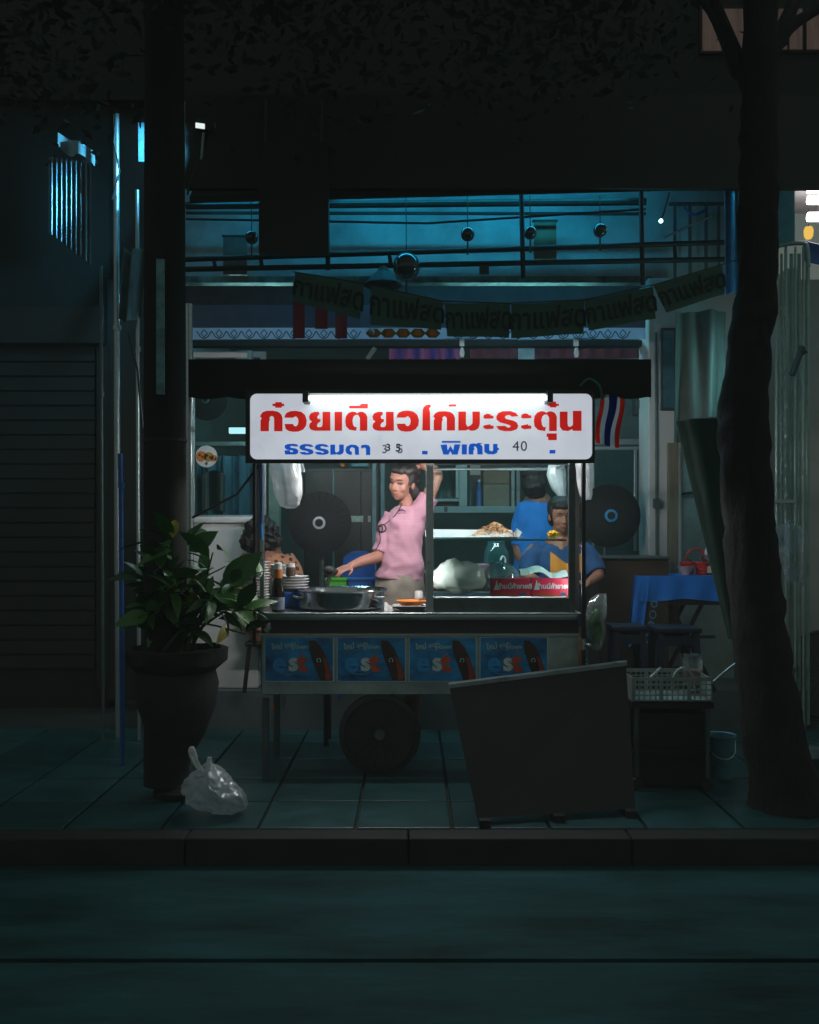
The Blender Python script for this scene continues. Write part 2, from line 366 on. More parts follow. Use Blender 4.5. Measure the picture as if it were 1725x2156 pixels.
# fluorescent battens tucked under the awning (their edges show at the top of the teal wall)
def tube_light(name, label, a, b, r, rgb, s, group=None):
    a, b = Vector(a), Vector(b); t = thing(name, label, 'lamp', (a+b)/2, group); d = (b-a).normalized()
    MB().tube([a, b], r, 10).build('tube', lamp_mat('tube_glow_'+name, rgb, s), t, smooth=50)
    MB().box((a+b)/2+Vector((0, .0, r+.022)), (abs(b.x-a.x)+.06, .05, .03)).build('batten', m_white, t)
    for e, q in ((a, -1), (b, 1)): MB().box(e+d*q*.012, (.022, .04, .05)).build('tube_holder', m_white, t)
    return t
TEAL = (.015, .56, .95)
a, b = U(700, 404, 6.75), U(1330, 402, 6.75); a.z = b.z = 3.86
tube_light('tube_light', 'long cold tube light under the dark awning above the teal wall', a, b, .016, TEAL, 30)
a, b = U(405, 404, 6.8), U(560, 402, 6.8); a.z = b.z = 3.86
tube_light('tube_light', 'short cold tube light under the awning at its left end', a, b, .014, TEAL, 22)
c = U(1392, 465, 6.9)
t = thing('bare_bulb', 'tiny bright bulb with cable beside the right end of the pipe frame', 'lamp', c)
MB().ball(c, .014).build('bulb', lamp_mat('bulb_glow', (.5, .9, 1), 14), t, smooth=60); MB().tube([c+Vector((0, 0, .012)), c+Vector((.02, 0, .05)), U(1410, 405, 6.9)], .006, 6).build('cable', m_black, t)

# pipe frame in front of the wall, boards and glass balls hanging
fr = thing('rail_frame', 'dark double rail pipe frame across the upper shop front', 'frame', U(970, 560, 6.7))
for y0, y1 in ((546, 509), (567, 545)):
    MB().tube([U(388, y0, 6.7), U(1560, y1, 6.7)], .019, 8).build('rail', m_dark, fr, smooth=50)
for x, ya, yb in ((450, 543, 566), (548, 541, 562), (687, 405, 568), (1098, 405, 585), (1350, 400, 600), (1420, 509, 552), (820, 534, 562)):
    MB().tube([U(x, ya, 6.7), U(x+4, yb, 6.7)], .014 if ya > 500 else .017, 8).build('upright', m_dark, fr, smooth=50)
MB().pbox(1010, 558, 1030, 576, 6.66, .03).build('clamp', m_black, fr)
for x0, y0, x1, y1, lb in ((470, 497, 520, 578, 'dark reddish board hanging left of the black signboard'), (1125, 465, 1172, 545, 'olive brown board hanging behind the right glass balls')):
    t = thing('hanging_board', lb, 'board', U(x0, y1, 7.25)); MB().pbox(x0, y0, x1, y1, 7.25, .02).build('panel', mat('board_face', (.12, .06, .05) if x0 < 900 else (.14, .13, .07), .6, var=.4, scale=6), t)
    MB().pbox(x0-3, y0-3, x1+3, y0, 7.24, .04).build('top_rail', m_dark, t)
sb = thing('signboard', 'large black signboard hanging from the awning at the left', 'signboard', U(617, 532, 6.25))
MB().pbox(545, 300, 692, 532, 6.25, .08).build('panel', m_dark, sb)
for x in (560, 677): MB().tube([U(x, 300, 6.29), U(x, 210, 6.29)], .01, 6).build('hanger', m_black, sb)
m_ball = mat('dark_glass_ball', (.03, .035, .035), .06, var=.1, bump=0, coat=1)
for x, y, r, lb in ((530, 500, 14, 'dark glass ball beside the reddish board'), (985, 493, 15, 'dark glass ball left of the tall frame upright'), (1117, 490, 14, 'dark glass ball against the olive board'), (1264, 485, 14.5, 'dark glass ball hanging alone over the right of the teal wall'), (856, 561, 29, 'largest dark glass ball hanging across both rails')):
    t = thing('glass_ball', lb, 'glass ball', U(x, y, 6.6), 'glass balls hung from the awning')
    MB().ball(U(x, y, 6.6), r*S(6.6), 24, 16).build('globe', m_ball, t, smooth=60)
    MB().tube([U(x-1, 412, 6.6), U(x, y-r, 6.6)], .0035, 5).build('cord', m_black, t)
    MB().tube([U(x, y+r, 6.6), U(x, y+r+28, 6.6)], [.005, .007], 6).build('tassel', m_black, t)

# printed valance with lace edge, red strips, yellow lace
va = thing('plastic_valance', 'grey blue plastic valance with white lace printed hem above the shop', 'valance', U(880, 716, 7.0))
m_val = mat('valance_plastic', (.16, .17, .24), .6, var=.12); m_lace = glass_mat('lace_white', (.9, .9, .95), .2, (.85, .85, 1), 1.2, .65); m_lacel = mat('lace_line', (.06, .1, .15), .7)
def wavy(x0, y0, x1, y1, D, amp=.008, k=26, th=.003, n=60):
    return MB().sheet(lambda u, v: U(x0+(x1-x0)*u, y0+(y1-y0)*v, D)+Vector((0, amp*math.sin(u*k)*v, 0)), n, 3, th)
wavy(396, 642, 1360, 690, 7.0).build('upper_cloth', m_val, va, smooth=50); wavy(396, 690, 1360, 714, 7.0).build('lace_hem', m_lace, va, smooth=50)
def quadstrip(mbx, pts, w, D):
    for i in range(len(pts)-1):
        a, b = Vector(pts[i]), Vector(pts[i+1]); d = (b-a).normalized(); n = Vector((-d.y, d.x))*w
        q = [U(*(p), D) for p in (a+n, b+n, b-n, a-n)]
        mbx.hexa(q+[x+Vector((0, -.002, 0)) for x in q])
for k in range(29):
    cx = 430+k*31.5
    if 770 < cx < 935: continue
    pm = MB()
    quadstrip(pm, [(cx-7, 702), (cx, 694), (cx+7, 702), (cx, 710), (cx-7, 702)], .9, 6.985)
    quadstrip(pm, [(cx-16, 697), (cx-11, 704), (cx-8, 709), (cx, 713), (cx+8, 709), (cx+11, 704), (cx+15, 697)], 1.1, 6.983)
    pm.build('lace_motif', m_lacel, va)
m_redcl = mat('red_cloth', (.3, .03, .035), .8, var=.15)
for x0, x1, y0, y1 in ((617, 642, 600, 712), (664, 690, 600, 692), (706, 731, 610, 712)):
    wavy(x0, y0, x1, y1, 6.85, .006, 3, .003, 8).build('red_streamer', m_redcl, smooth=60, label={617: 'left red cloth strip hanging over the valance', 664: 'middle shorter red cloth strip over the valance', 706: 'right red cloth strip hanging over the valance'}[x0], cat='streamer', group='red strips over the valance')
yl = thing('yellow_garland', 'row of orange yellow diamond pieces below the black banner', 'garland', U(850, 712, 6.7))
m_yel = glass_mat('yellow_foil', (.9, .7, .3), .2, (.7, .34, .06), 1.0, .5)
for k in range(5):
    cx = 787+k*31; MB().poly([(cx-17, 702), (cx-8, 692), (cx+8, 692), (cx+17, 702), (cx+8, 711), (cx-8, 711)], lambda x, y, d: U(x, y, 6.7-.004*k)+Vector((0, -d, 0)), .004).build('diamond', m_yel, yl)
    MB().lathe([(.02, 0), (.026, .003), (.02, .006)], U(cx, 701.5, 6.68-.004*k), 10, Matrix.Rotation(R(90), 3, 'X')).build('boss', m_orange, yl)
MB().ball(U(783, 699, 6.63), .022).build('silver_bauble', m_steel, label='small shiny bauble at the left end of the yellow garland', cat='bauble', smooth=60)
# banner of repeated coffee signs
ba = thing('banner', 'sagging string of dark green coffee signs across the shop front', 'banner', U(1080, 700, 6.0))
m_ban = mat('banner_cloth', (.06, .14, .11), .75, var=.2); m_bant = mat('banner_print', (.012, .02, .018), .7)
segs = [((622, 572), (767, 598), (758, 673), (616, 633), 6.1), ((781, 598), (934, 634), (929, 695), (780, 682), 6.05), ((937, 638), (1074, 638), (1072, 711), (942, 707), 6.0), ((1077, 640), (1229, 633), (1229, 703), (1077, 711), 5.95), ((1231, 631), (1374, 605), (1381, 671), (1241, 695), 5.9), ((1376, 600), (1519, 560), (1526, 619), (1405, 657), 5.85)]
for i, (a, b, c, d, D) in enumerate(segs):
    a, b, c, d = map(Vector, (a, b, c, d))
    def pt(u, v, a=a, b=b, c=c, d=d, D=D):
        q = a.lerp(b, u).lerp(d.lerp(c, u), v); return U(q.x, q.y, D)+Vector((0, .015*math.sin(u*5+v), 0))
    s_ = MB().sheet(pt, 12, 4, .003).build('sign_cloth', m_ban, ba, smooth=60)
    w = .30; text('กาแฟสด', .2, lambda x, y, dd, pt=pt: pt(.51+x/.64, .5-y/.235)+Vector((0, -.006-dd, 0)), m_bant, s_, bold=.004)
MB().tube([U(x, y, 6.02-.0002*(x-620)) for x, y in ((617, 572), (700, 585), (781, 600), (934, 634), (1075, 638), (1230, 631), (1376, 600), (1560, 545))], .004, 5).build('string', m_black, ba)
MB().lathe([(.0, .0), (.03, .02), (.125, .045), (.13, .06), (.05, .14), (.02, .18), (0, .185)], U(807, 618, 6.3), 8).build('paper_lantern', m_dark, label='dark eight sided paper lantern hanging between two banner signs', cat='lantern')

# ------------------------------------------------------------------ left side: pole, pipes, sheet metal, floodlight
po = thing('utility_pole', 'thick dark concrete pole left of the cart', 'pole', U(347, 1690, 4.95))
MB().tube([U(350, 1650, 4.95), U(348, 1100, 4.95), U(347, 500, 4.95), U(346, -60, 4.95)], [.115, .11, .105, .1], 18).build('shaft', m_concrete if 0 else mat('pole_concrete', (.01, .012, .01), .9, var=.3, scale=10, bump=.3), po, smooth=60)
MB().pbox(329, 545, 346, 830, 4.82, .012).build('faded_plate', mat('faded_plate', (.14, .3, .34), .7, var=.6, scale=10), po)
MB().lathe([(.113, 0), (.113, .012)], U(348, 930, 4.95), 18).build('strap', m_dark, po)
for x, D, r, y0, y1, m, lb in ((377, 5.25, .008, 700, 1120, m_dsteel, 'thin grey conduit right beside the thick pole'), (400, 5.5, .021, 640, 1180, m_steel, 'shiny steel pipe at the left edge of the shop front'), (255, 5.6, .014, 955, 1100, m_bluep, 'short blue pipe among the dark poles at left'), (247, 6.38, .02, 240, 1150, m_alu, 'tall dull pole right of the corrugated sheet'), (291, 6.3, .013, 400, 1080, m_alu, 'pale slim pipe behind the thick pole'), (215, 6.3, .011, 560, 1110, m_dsteel, 'thin pole under the corrugated sheet')):
    p = thing('pipe', lb, 'pipe', U(x, 1640, D), 'pipes and poles at the left')
    MB().tube([U(x+3, 1640, D), U(x, y1, D), U(x-2, y0, D)], r, 10).build('tube', m, p, smooth=50)
    MB().lathe([(r*1.4, 0), (r*1.4, .03)], U(x, (y0+y1)/2, D), 10).build('coupling', m, p)
co = thing('corrugated_sheet', 'corrugated metal sheet lit blue at the upper left', 'metal sheet', U(150, 560, 6.6))
m_corr = mat('zinc_sheet', (.35, .45, .5), .3, .85, var=.25, scale=6)
def corr(u, v):
    x = 104+97*u; yt = 330+25*u; yb = 490+75*u
    return U(x, yt+(yb-yt)*v, 6.6)+Vector((0, .022*math.sin(u*2*math.pi*8.5)-.1*u, 0))
MB().sheet(corr, 102, 6, .003).build('sheet', m_corr, co, smooth=70)
MB().box(U(150, 342, 6.62), (.36, .04, .03)).build('top_rail', m_dark, co)
MB().sheet(lambda u, v: U(122+75*u, 278+38*u+(28+4*u)*v+6*math.sin(u*6)*v, 6.5)+Vector((0, .05*math.sin(u*7), 0)), 14, 6, .003).build('torn_tarp', mat('pale_tarp', (.3, .42, .45), .6, var=.3), label='torn pale tarp flapping above the corrugated sheet', cat='tarp', smooth=60)
MB().sheet(lambda u, v: U(262+46*u-12*v, 520+150*v+10*math.sin(u*4), 6.25)+Vector((0, .06*math.sin(u*9), 0)), 10, 8, .003).build('hanging_cloth', mat('grey_cloth', (.2, .3, .32), .8, var=.4, scale=6), label='grey cloth draped on the poles behind the thick pole', cat='cloth', smooth=60)
MB().box(U(304, 300, 6.4), (.075, .02, .26)).build('banner_strip', mat('strip_cloth', (.2, .36, .42), .7, var=.4), label='narrow pale cloth strip high beside the thick pole', cat='cloth')
for pts, D in (([(243, 230), (240, 300), (252, 360), (236, 420)], 6.3), ([(270, 700), (290, 780), (300, 900), (357, 1000)], 5.4), ([(400, 305), (420, 330), (400, 380), (395, 410)], 5.9), ([(405, 1090), (440, 1072), (500, 1040), (545, 980)], 5.35)):
    MB().tube([U(x, y, D) for x, y in pts], .007, 6).build('cable', m_black, label={243: 'cable looping at the top of the tall dull pole', 270: 'cable hanging slack past the thick pole', 400: 'bent cable below the floodlight', 405: 'black cable sagging from the steel pipe to the cart'}[pts[0][0]], cat='cable', smooth=60)
fl = thing('floodlight', 'small floodlight on a bracket high at the left, facing down the wall', 'lamp', U(425, 265, 6.2))
c = U(425, 265, 6.2)
hd = MB().box(c+Vector((0, .04, .02)), (.085, .07, .075), Matrix.Rotation(R(20), 3, 'Z'), .008).build('housing', m_dark, fl)
MB().box(c+Vector((-.008, -.012, -.004)), (.058, .012, .03), Matrix.Rotation(R(20), 3, 'Z')).build('lens', lamp_mat('flood_lens', (.85, .95, .9), 1.0), fl)
MB().tube([c+Vector((0, .06, 0)), c+Vector((-.03, .12, -.2)), U(398, 400, 6.6)], .01, 6).build('bracket', m_alu, fl)
ld = bpy.data.lights.new('flood_beam', 'SPOT'); ld.energy = 75; ld.color = (.12, .62, 1); ld.spot_size = R(78); ld.spot_blend = .6; ld.shadow_soft_size = .03
lo = bpy.data.objects.new('flood_beam', ld); COL.objects.link(lo); lo.parent = fl; lo.location = (-.05, -.1, -.05)
lo.rotation_euler = (U(170, 430, 6.6)-(c+Vector((-.05, -.1, -.05)))).to_track_quat('-Z', 'Y').to_euler()

# ------------------------------------------------------------------ trees
tr = thing('street_tree', 'dark street tree with rough trunk standing at the kerb on the right', 'tree', U(1625, 1700, 4.75))
tp = [(1665, 1720, .2), (1640, 1600, .155), (1612, 1420, .135), (1592, 1250, .125), (1570, 1000, .122), (1568, 850, .118), (1580, 720, .108), (1594, 600, .098), (1597, 400, .094), (1600, 150, .085), (1604, -100, .075)]
t_ = MB().tube([U(x, y, 4.75) for x, y, r in tp], [r for *_, r in tp], 20)
sub = []
t2 = MB()
def smoothpath(pts, k=6):
    out = []
    for i in range(len(pts)-1):
        p0, p1, p2, p3 = pts[max(i-1, 0)], pts[i], pts[i+1], pts[min(i+2, len(pts)-1)]
        for j in range(k):
            t = j/k; out.append(.5*((2*p1)+(p2-p0)*t+(2*p0-5*p1+4*p2-p3)*t*t+(3*p1-p0-3*p2+p3)*t*t*t))
    out.append(pts[-1]); return out
pp = smoothpath([Vector((*U(x, y, 4.75), r)) for x, y, r in tp], 9)
t2.tube([Vector(p[:3]) for p in pp], [p[3] for p in pp], 22)
crumple(t2, .022, 11); t2.build('trunk', m_bark, tr, smooth=80)
lim = MB()
for pts in ([(1600, 240, 4.75), (1540, 90, 4.9), (1480, -60, 5.1)], [(1560, 150, 4.85), (1500, 20, 5.3), (1430, -40, 5.6)], [(1603, 150, 4.75), (1660, 60, 4.9), (1760, 0, 5.0)], [(1640, 85, 4.9), (1690, -40, 5.2)], [(1604, -60, 4.75), (1300, -200, 4.6), (900, -300, 4.6)]):
    q = smoothpath([U(*p) for p in pts], 5); lim.tube(q, [.05-.035*i/len(q) for i in range(len(q))], 8)
lim.build('limb', m_bark, tr, smooth=80)
cr = MB()
def leafquad(m, c, s, rn):
    d = Vector((rn.gauss(0, 1), rn.gauss(0, 1), rn.gauss(0, .6))).normalized(); n = d.orthogonal().normalized(); n.rotate(Matrix.Rotation(rn.uniform(0, 6.3), 3, d))
    m.add([c-d*s, c+n*s*.45, c+d*s, c-n*s*.45], [(0, 1, 2, 3)])
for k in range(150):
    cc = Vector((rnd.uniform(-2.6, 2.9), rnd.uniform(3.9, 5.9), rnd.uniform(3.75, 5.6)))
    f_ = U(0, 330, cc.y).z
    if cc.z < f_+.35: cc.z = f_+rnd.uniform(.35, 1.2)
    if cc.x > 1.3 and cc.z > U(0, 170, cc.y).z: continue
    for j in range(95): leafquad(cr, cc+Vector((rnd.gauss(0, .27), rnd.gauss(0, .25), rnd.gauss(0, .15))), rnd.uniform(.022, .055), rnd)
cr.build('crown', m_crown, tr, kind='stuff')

# planter with leafy shrub
ur = MB()
bc = U(372, 1362, 4.95); gz = 0
prof = [(.11, .0), (.12, .03), (.075, .07), (.06, .14), (.085, .2), (.15, .28), (.2, .4), (.215, .5), (.2, .56), (.255, .6), (.262, .66), (.225, .665), (.2, .6)]
sc_ = bc.z/.665
ur.lathe([(r, z*sc_) for r, z in prof], (bc.x, 4.95, 0), 26); crumple(ur, .012, 9)
pl = thing('planter', 'rough concrete urn planter under the leafy shrub', 'planter', (bc.x, 4.95, 0)); ur.build('urn', m_concrete, pl, smooth=45)
MB().lathe([(.005, 0), (.205, 0)], (bc.x, 4.95, bc.z-.035), 20).build('soil', m_joint, pl)
shb = thing('leafy_shrub', 'shrub of broad glossy green leaves growing in the urn planter', 'shrub', (bc.x, 4.95, bc.z-.03))
def leafmesh(k):
    m = MB(); Ln = 1.0; rows = 6; pts = []
    for i in range(rows+1):
        t = i/rows; w = .2*math.sin(math.pi*min(1, t**.85))**.9*(1 if k != 1 else .75)+.004; b = .22*t*t*(1 if k == 0 else 1.6)
        pts += [(-w, t*Ln, -b+.05*w*5), (0, t*Ln, -b), (w, t*Ln, -b+.05*w*5)]
    m.add(pts, [(i*3+j, i*3+j+1, i*3+j+4, i*3+j+3) for i in range(rows) for j in range(2)])
    out = []
    for mm in m_leafs:
        me = bpy.data.meshes.new('leaf'); me.from_pydata(m.v, [], m.f); me.materials.append(mm); me.polygons.foreach_set('use_smooth', [True]*len(me.polygons)); out.append(me)
    return out
LM = [leafmesh(k) for k in range(3)]
stems = MB(); so = world_loc(shb)
for s_i in range(33):
    tip = U(rnd.uniform(285, 552), rnd.uniform(1110, 1335), 4.95+rnd.uniform(-.34, .2))
    if tip.x > U(470, 0, 4.95).x and tip.z > U(0, 1165, 4.95).z: tip.z = U(0, rnd.uniform(1170, 1300), 4.95).z
    mid = so.lerp(tip, .5)+Vector((rnd.uniform(-.05, .05), rnd.uniform(-.05, .05), .1))
    q = smoothpath([so+Vector((rnd.uniform(-.1, .1), rnd.uniform(-.1, .1), 0)), mid, tip], 5); stems.tube(q, [.009-.006*i/len(q) for i in range(len(q))], 5)
    for j in range(9):
        p = q[rnd.randrange(4, len(q))]+Vector((rnd.gauss(0, .012), rnd.gauss(0, .012), rnd.gauss(0, .012)))
        d = Vector((rnd.gauss(0, 1)+.8*(tip.x-so.x), rnd.gauss(0, .8)-.2, rnd.gauss(.35, .6))).normalized()
        mi = 3 if rnd.random() < .06 else rnd.randrange(3)
        o = bpy.data.objects.new('leaf', LM[rnd.randrange(3)][mi]); COL.objects.link(o); o.parent = shb
        o.location = p-so; qd = d.to_track_quat('Y', 'Z'); o.rotation_mode = 'QUATERNION'; o.rotation_quaternion = qd @ Matrix.Rotation(rnd.uniform(-1, 1), 3, 'Y').to_quaternion()
        s = rnd.uniform(.1, .2); o.scale = (s, s, s)
# the one big leaf that stands against the white freezer
for (a, b, s) in (((398, 1160), (452, 1120), 1), ((470, 1235), (545, 1165), 1)):
    A, B = U(*a, 4.8), U(*b, 4.75); d = B-A
    o = bpy.data.objects.new('leaf', LM[0][0]); COL.objects.link(o); o.parent = shb; o.location = A-so; o.rotation_mode = 'QUATERNION'
    zx = Vector((.25, -1, .25)); yv = d.normalized(); xv = yv.cross(zx).normalized(); zv = xv.cross(yv)
    o.rotation_quaternion = Matrix((xv, yv, zv)).transposed().to_quaternion(); L_ = d.length; o.scale = (L_*1.25, L_, L_)
stems.build('stem', mat('green_stem', (.06, .09, .03), .6), shb, smooth=60)
# ------------------------------------------------------------------ food cart
cart = thing('food_cart', 'steel noodle cart with lit red lettered sign, glass case and dark roof', 'food cart', U(887, 1640, 5.55))
cart.location.z = 0
CD, CB = 5.3, 5.85                           # front and back of the cart body
def post(x, y0, y1, D, r, m=m_steel, name='post'):
    a, b = U(x, y1, D), U(x, y0, D); return MB().box((a+b)/2, (2*r, 2*r, b.z-a.z), None, .004).build(name, m, cart)
counter_z = U(0, 1290, CD).z
x0, x1 = U(545, 0, CD).x, U(1222, 0, CD).x
MB().box(((x0+x1)/2, (CD+CB)/2, counter_z-.02), (x1-x0+.02, CB-CD+.04, .04), None, .006).build('counter', m_steel, cart, smooth=30)
MB().tube([(x0-.005, CD-.024, counter_z-.004), (x1+.005, CD-.024, counter_z-.004)], .007, 10).build('edge_glint_rail', m_steel, cart, smooth=50)  # polished rail added to give the counter edge its bright highlight line
MB().pbox(552, 1299, 1218, 1334, CD+.03, .02).build('apron', m_black, cart)
m_sheet = mat('scuffed_steel', (.42, .5, .5), .5, .5, var=.35, scale=5, bump=.12, detail=10)
MB().pbox(552, 1336, 1218, 1462, CD, .015, .002).build('front_sheet', m_sheet, cart)
MB().pbox(545, 1334, 1224, 1339, CD-.014, .03).build('trim_strip', m_steel, cart)
for s_ in (0, 1):
    xx = x0+.012 if s_ == 0 else x1-.012
    MB().box((xx, (CD+CB)/2+.02, (counter_z-.04+.48)/2), (.012, CB-CD-.06, counter_z-.04-.48)).build('side_sheet', m_dsteel, cart)
MB().box(((x0+x1)/2, (CD+CB)/2, .475), (x1-x0-.06, CB-CD-.04, .02)).build('bottom_shelf', m_dark, cart)
for xx in (x0+.03, x1-.03):
    for yy in (CD+.05, CB-.04): MB().box((xx, yy, .22), (.035, .035, .44)).build('leg', m_dsteel, cart)
# spoked wheel under the body
wc = U(800, 1545, CD+.05); R_ = wc.z-.015
wh = MB().lathe([(R_-.028, -.02), (R_, -.014), (R_+.004, 0), (R_, .014), (R_-.028, .02), (R_-.03, 0), (R_-.028, -.02)], wc, 40, Matrix.Rotation(R(90), 3, 'X')).build('wheel', m_black, cart, smooth=50)
sp = MB()
for k in range(18):
    a = 2*math.pi*k/18; sp.tube([wc+Vector((.02*math.cos(a+.5), .012*(-1)**k, .02*math.sin(a+.5))), wc+Vector(((R_-.03)*math.cos(a), 0, (R_-.03)*math.sin(a)))], .003, 5)
sp.build('spokes', m_black, wh); MB().lathe([(.03, -.03), (.034, 0), (.03, .03)], wc, 14, Matrix.Rotation(R(90), 3, 'X')).build('hub', m_dsteel, wh, smooth=50)
MB().lathe([(.01, 0), (.2, .0), (.215, .02), (.205, .025), (.01, .03)], wc+Vector((0, .06, 0)), 30, Matrix.Rotation(R(90), 3, 'X')).build('wheel_guard', m_dark, cart, smooth=40)
for x, y, h in ((577, 1490, 12), (554, 1470, 5)): MB().box(U(x, y, CD-.01), (.008, .012, h*S(CD))).build('reflector', mat('red_reflector', (.8, .04, .02), .2, bump=0), cart)
# posts and roof
ztop = 828
post(552, 900, 1290, CD+.02, .012); post(1204, 900, 1290, CD+.02, .018, m_dsteel); post(1229, 900, 1470, CD-.05, .011, m_dark); post(536, 960, 1360, CD-.05, .009, m_dark)
post(905, 972, 1290, CD+.02, .021)
for xx in (U(543, 0, CB).x, U(1214, 0, CB).x): MB().box((xx, CB, 1.5), (.03, .03, 1.25)).build('post', m_dark, cart)
rf = MB(); a, b = U(402, 828, 5.28), U(1366, 828, 5.28); zt = U(0, 757, 5.28).z
rf.hexa([(a.x, 5.28, zt-.03), (b.x, 5.28, zt-.03), (b.x, 6.35, zt+.06), (a.x, 6.35, zt+.06), (a.x-.01, 5.27, zt), (b.x+.01, 5.27, zt+.0), (b.x, 6.35, zt+.09), (a.x, 6.35, zt+.09)])
rfo = rf.build('roof', m_dark, cart)
wv = MB().sheet(lambda u, v: Vector((a.x-.01+(b.x-a.x+.02)*u, 5.262+.006*math.sin(u*60)*v, zt-.002-(zt-a.z+.02)*v-.012*abs(math.sin(u*38))*v)), 120, 4, .003).build('roof_skirt', mat('black_canvas', (.016, .018, .016), .9), rfo, smooth=60)
for lb_, xa_, xb_, y_ in (('left', -1.2, -.72, 6.0), ('right', .66, 1.2, 6.05)):  # unseen tubes added under the roof to brighten freezer, people and flag
    tq = MB().tube([(xa_, y_, 2.29), (xb_, y_, 2.29)], .013, 10).build('roof_fill_tube', lamp_mat('roof_fill_glow_'+lb_, (.72, .95, 1), 60), cart, smooth=50)
    MB().box(((xa_+xb_)/2, y_, 2.315), (xb_-xa_+.05, .05, .025)).build('tube_batten', m_dsteel, tq)
# sign box with fluorescent tube
SD = 5.17; sgx0, sgx1, sgy0, sgy1 = 517, 1252, 824, 973
def SP(px, py, d): return U(px, py, SD)+Vector((0, -.001-d, 0))
sg = MB().pbox(sgx0, sgy0, sgx1, sgy1, SD+.004, .055, .006).build('sign_box', m_dark, cart, label='lit white sign with red and blue Thai lettering')
def rrect(x0, y0, x1, y1, r, n=6):
    out = []
    for cx, cy, a0 in ((x1-r, y1-r, 0), (x0+r, y1-r, 90), (x0+r, y0+r, 180), (x1-r, y0+r, 270)):
        for k in range(n+1): an = R(a0+90*k/n); out.append((cx+r*math.cos(an), cy+r*math.sin(an)))
    return out
MB().poly(rrect(527, 829, 1247, 967, 14), lambda x, y, d: U(x, y, SD)+Vector((0, .002-d, 0)), .003).build('sign_face', m_acrylic, sg)
fm = MB()
for (xa, ya, xb, yb) in ((517, 821, 1252, 828), (517, 967.5, 1252, 975), (517, 828, 526, 967.5), (1248, 828, 1253, 967.5)): fm.pbox(xa, ya, xb, yb, SD-.012, .02)
fm.build('sign_frame', m_dark, sg)
A = lambda p: ((570+p[0]*410/1725)*.90599, (900+p[1]*170/715)*.90599)
B = lambda p: ((970+p[0]*420/1725)*.90599, (900+p[1]*170/698)*.90599)
GA = [(150,430),(150,322),(165,302),(148,290),(150,272),(170,245),(210,230),(270,228),(320,238),(352,262),(366,300),(366,430),(283,430),(283,305),(275,287),(258,280),(243,290),(237,305),(246,315),(234,332),(232,430)]
PL = [(295,145),(358,145),(358,160),(382,160),(382,185),(358,185),(358,200),(295,200),(295,185),(268,185),(268,160),(295,160)]
WO = [(385,298),(388,278),(405,250),(445,233),(495,229),(550,240),(587,272),(603,325),(597,375),(570,412),(525,432),(475,436),(425,428),(395,405),(385,358),(468,358),(478,378),(498,382),(515,365),(521,335),(517,306),(500,286),(485,287),(470,298)]
YO = [(832,240),(835,425),(680,425),(640,412),(625,385),(630,355),(655,335),(632,318),(625,285),(640,255),(680,240),(722,240),(728,262),(705,285),(712,310),(737,310),(737,335),(712,350),(702,375),(712,390),(745,388),(757,370),(757,240)]
SE = [(875,240),(948,240),(948,425),(875,425)]
TO = [(1085,425),(1020,415),(985,380),(978,330),(985,285),(1010,252),(1045,238),(1075,240),(1095,255),(1120,240),(1150,240),(1180,258),(1195,290),(1195,425),(1122,425),(1122,300),(1105,270),(1080,270),(1060,285),(1050,320),(1055,365),(1070,388),(1092,385)]
II = [(1018,180),(1120,180),(1135,160),(1200,160),(1200,205),(1018,205)]
MA = [(48,412),(52,220),(62,188),(90,168),(125,165),(130,183),(112,203),(122,240),(124,412)]
MO = [(392,412),(392,232),(465,232),(465,350),(480,375),(505,365),(527,345),(527,232),(598,232),(598,350),(585,390),(550,412),(515,415),(485,402),(465,412)]
AA = [(630,292),(635,266),(665,252),(700,257),(700,268),(728,272),(728,297),(650,300)]
AB = [(632,365),(700,352),(700,365),(728,365),(728,395),(660,400),(630,387)]
RO = [(965,275),(905,280),(880,264),(850,267),(834,285),(850,303),(910,315),(950,335),(965,370),(950,400),(900,418),(830,418),(780,405),(752,370),(840,368),(860,385),(890,380),(888,364),(850,350),(790,335),(757,308),(755,275),(775,245),(820,228),(890,228),(940,245)]
UU = [(1235,440),(1332,440),(1332,505),(1250,505),(1250,475),(1235,472)]
TH = [(1265,192),(1265,178),(1243,178),(1243,160),(1270,160),(1270,137),(1325,137),(1325,157),(1352,157),(1352,178),(1328,178),(1328,192)]
NO = [(1360,232),(1435,232),(1435,345),(1440,372),(1460,378),(1485,360),(1485,225),(1568,225),(1568,416),(1485,416),(1480,400),(1440,418),(1385,412),(1360,375)]
sh_ = lambda g, dx, dy=0: [(x+dx, y+dy) for x, y in g]
fit = lambda g, x0, y0, x1, y1: [(x0+(x-min(p[0] for p in g))/(max(p[0] for p in g)-min(p[0] for p in g))*(x1-x0), y0+(y-min(p[1] for p in g))/(max(p[1] for p in g)-min(p[1] for p in g))*(y1-y0)) for x, y in g]
red = MB(); i_ = 0
for g, f_ in [(GA,A),(PL,A),(WO,A),(YO,A),(SE,A),(TO,A),(II,A),(sh_(YO,620),A),(sh_(WO,1097,-2),A),(MA,B),(fit(GA,155,228,360,412),B),([(300,163),(372,163),(372,183),(300,183)],B),(MO,B),(AA,B),(AB,B),(RO,B),(sh_(AA,360,-3),B),(sh_(AB,360),B),(fit(TO,1112,228,1332,418),B),(UU,B),(TH,B),(NO,B)]:
    red.poly([f_(p) for p in g], SP, .0018)
red.build('lettering', m_red, sg, label='large red Thai lettering')
blu = MB()
TD = [(0,100),(0,45),(12,30),(0,20),(15,5),(50,0),(85,10),(97,35),(100,100),(62,100),(60,40),(50,28),(38,35),(40,100)]
DO = [(30,100),(8,85),(0,55),(8,20),(40,0),(75,3),(97,25),(100,100),(70,100),(68,38),(50,25),(36,35),(32,60),(48,72),(46,100)]
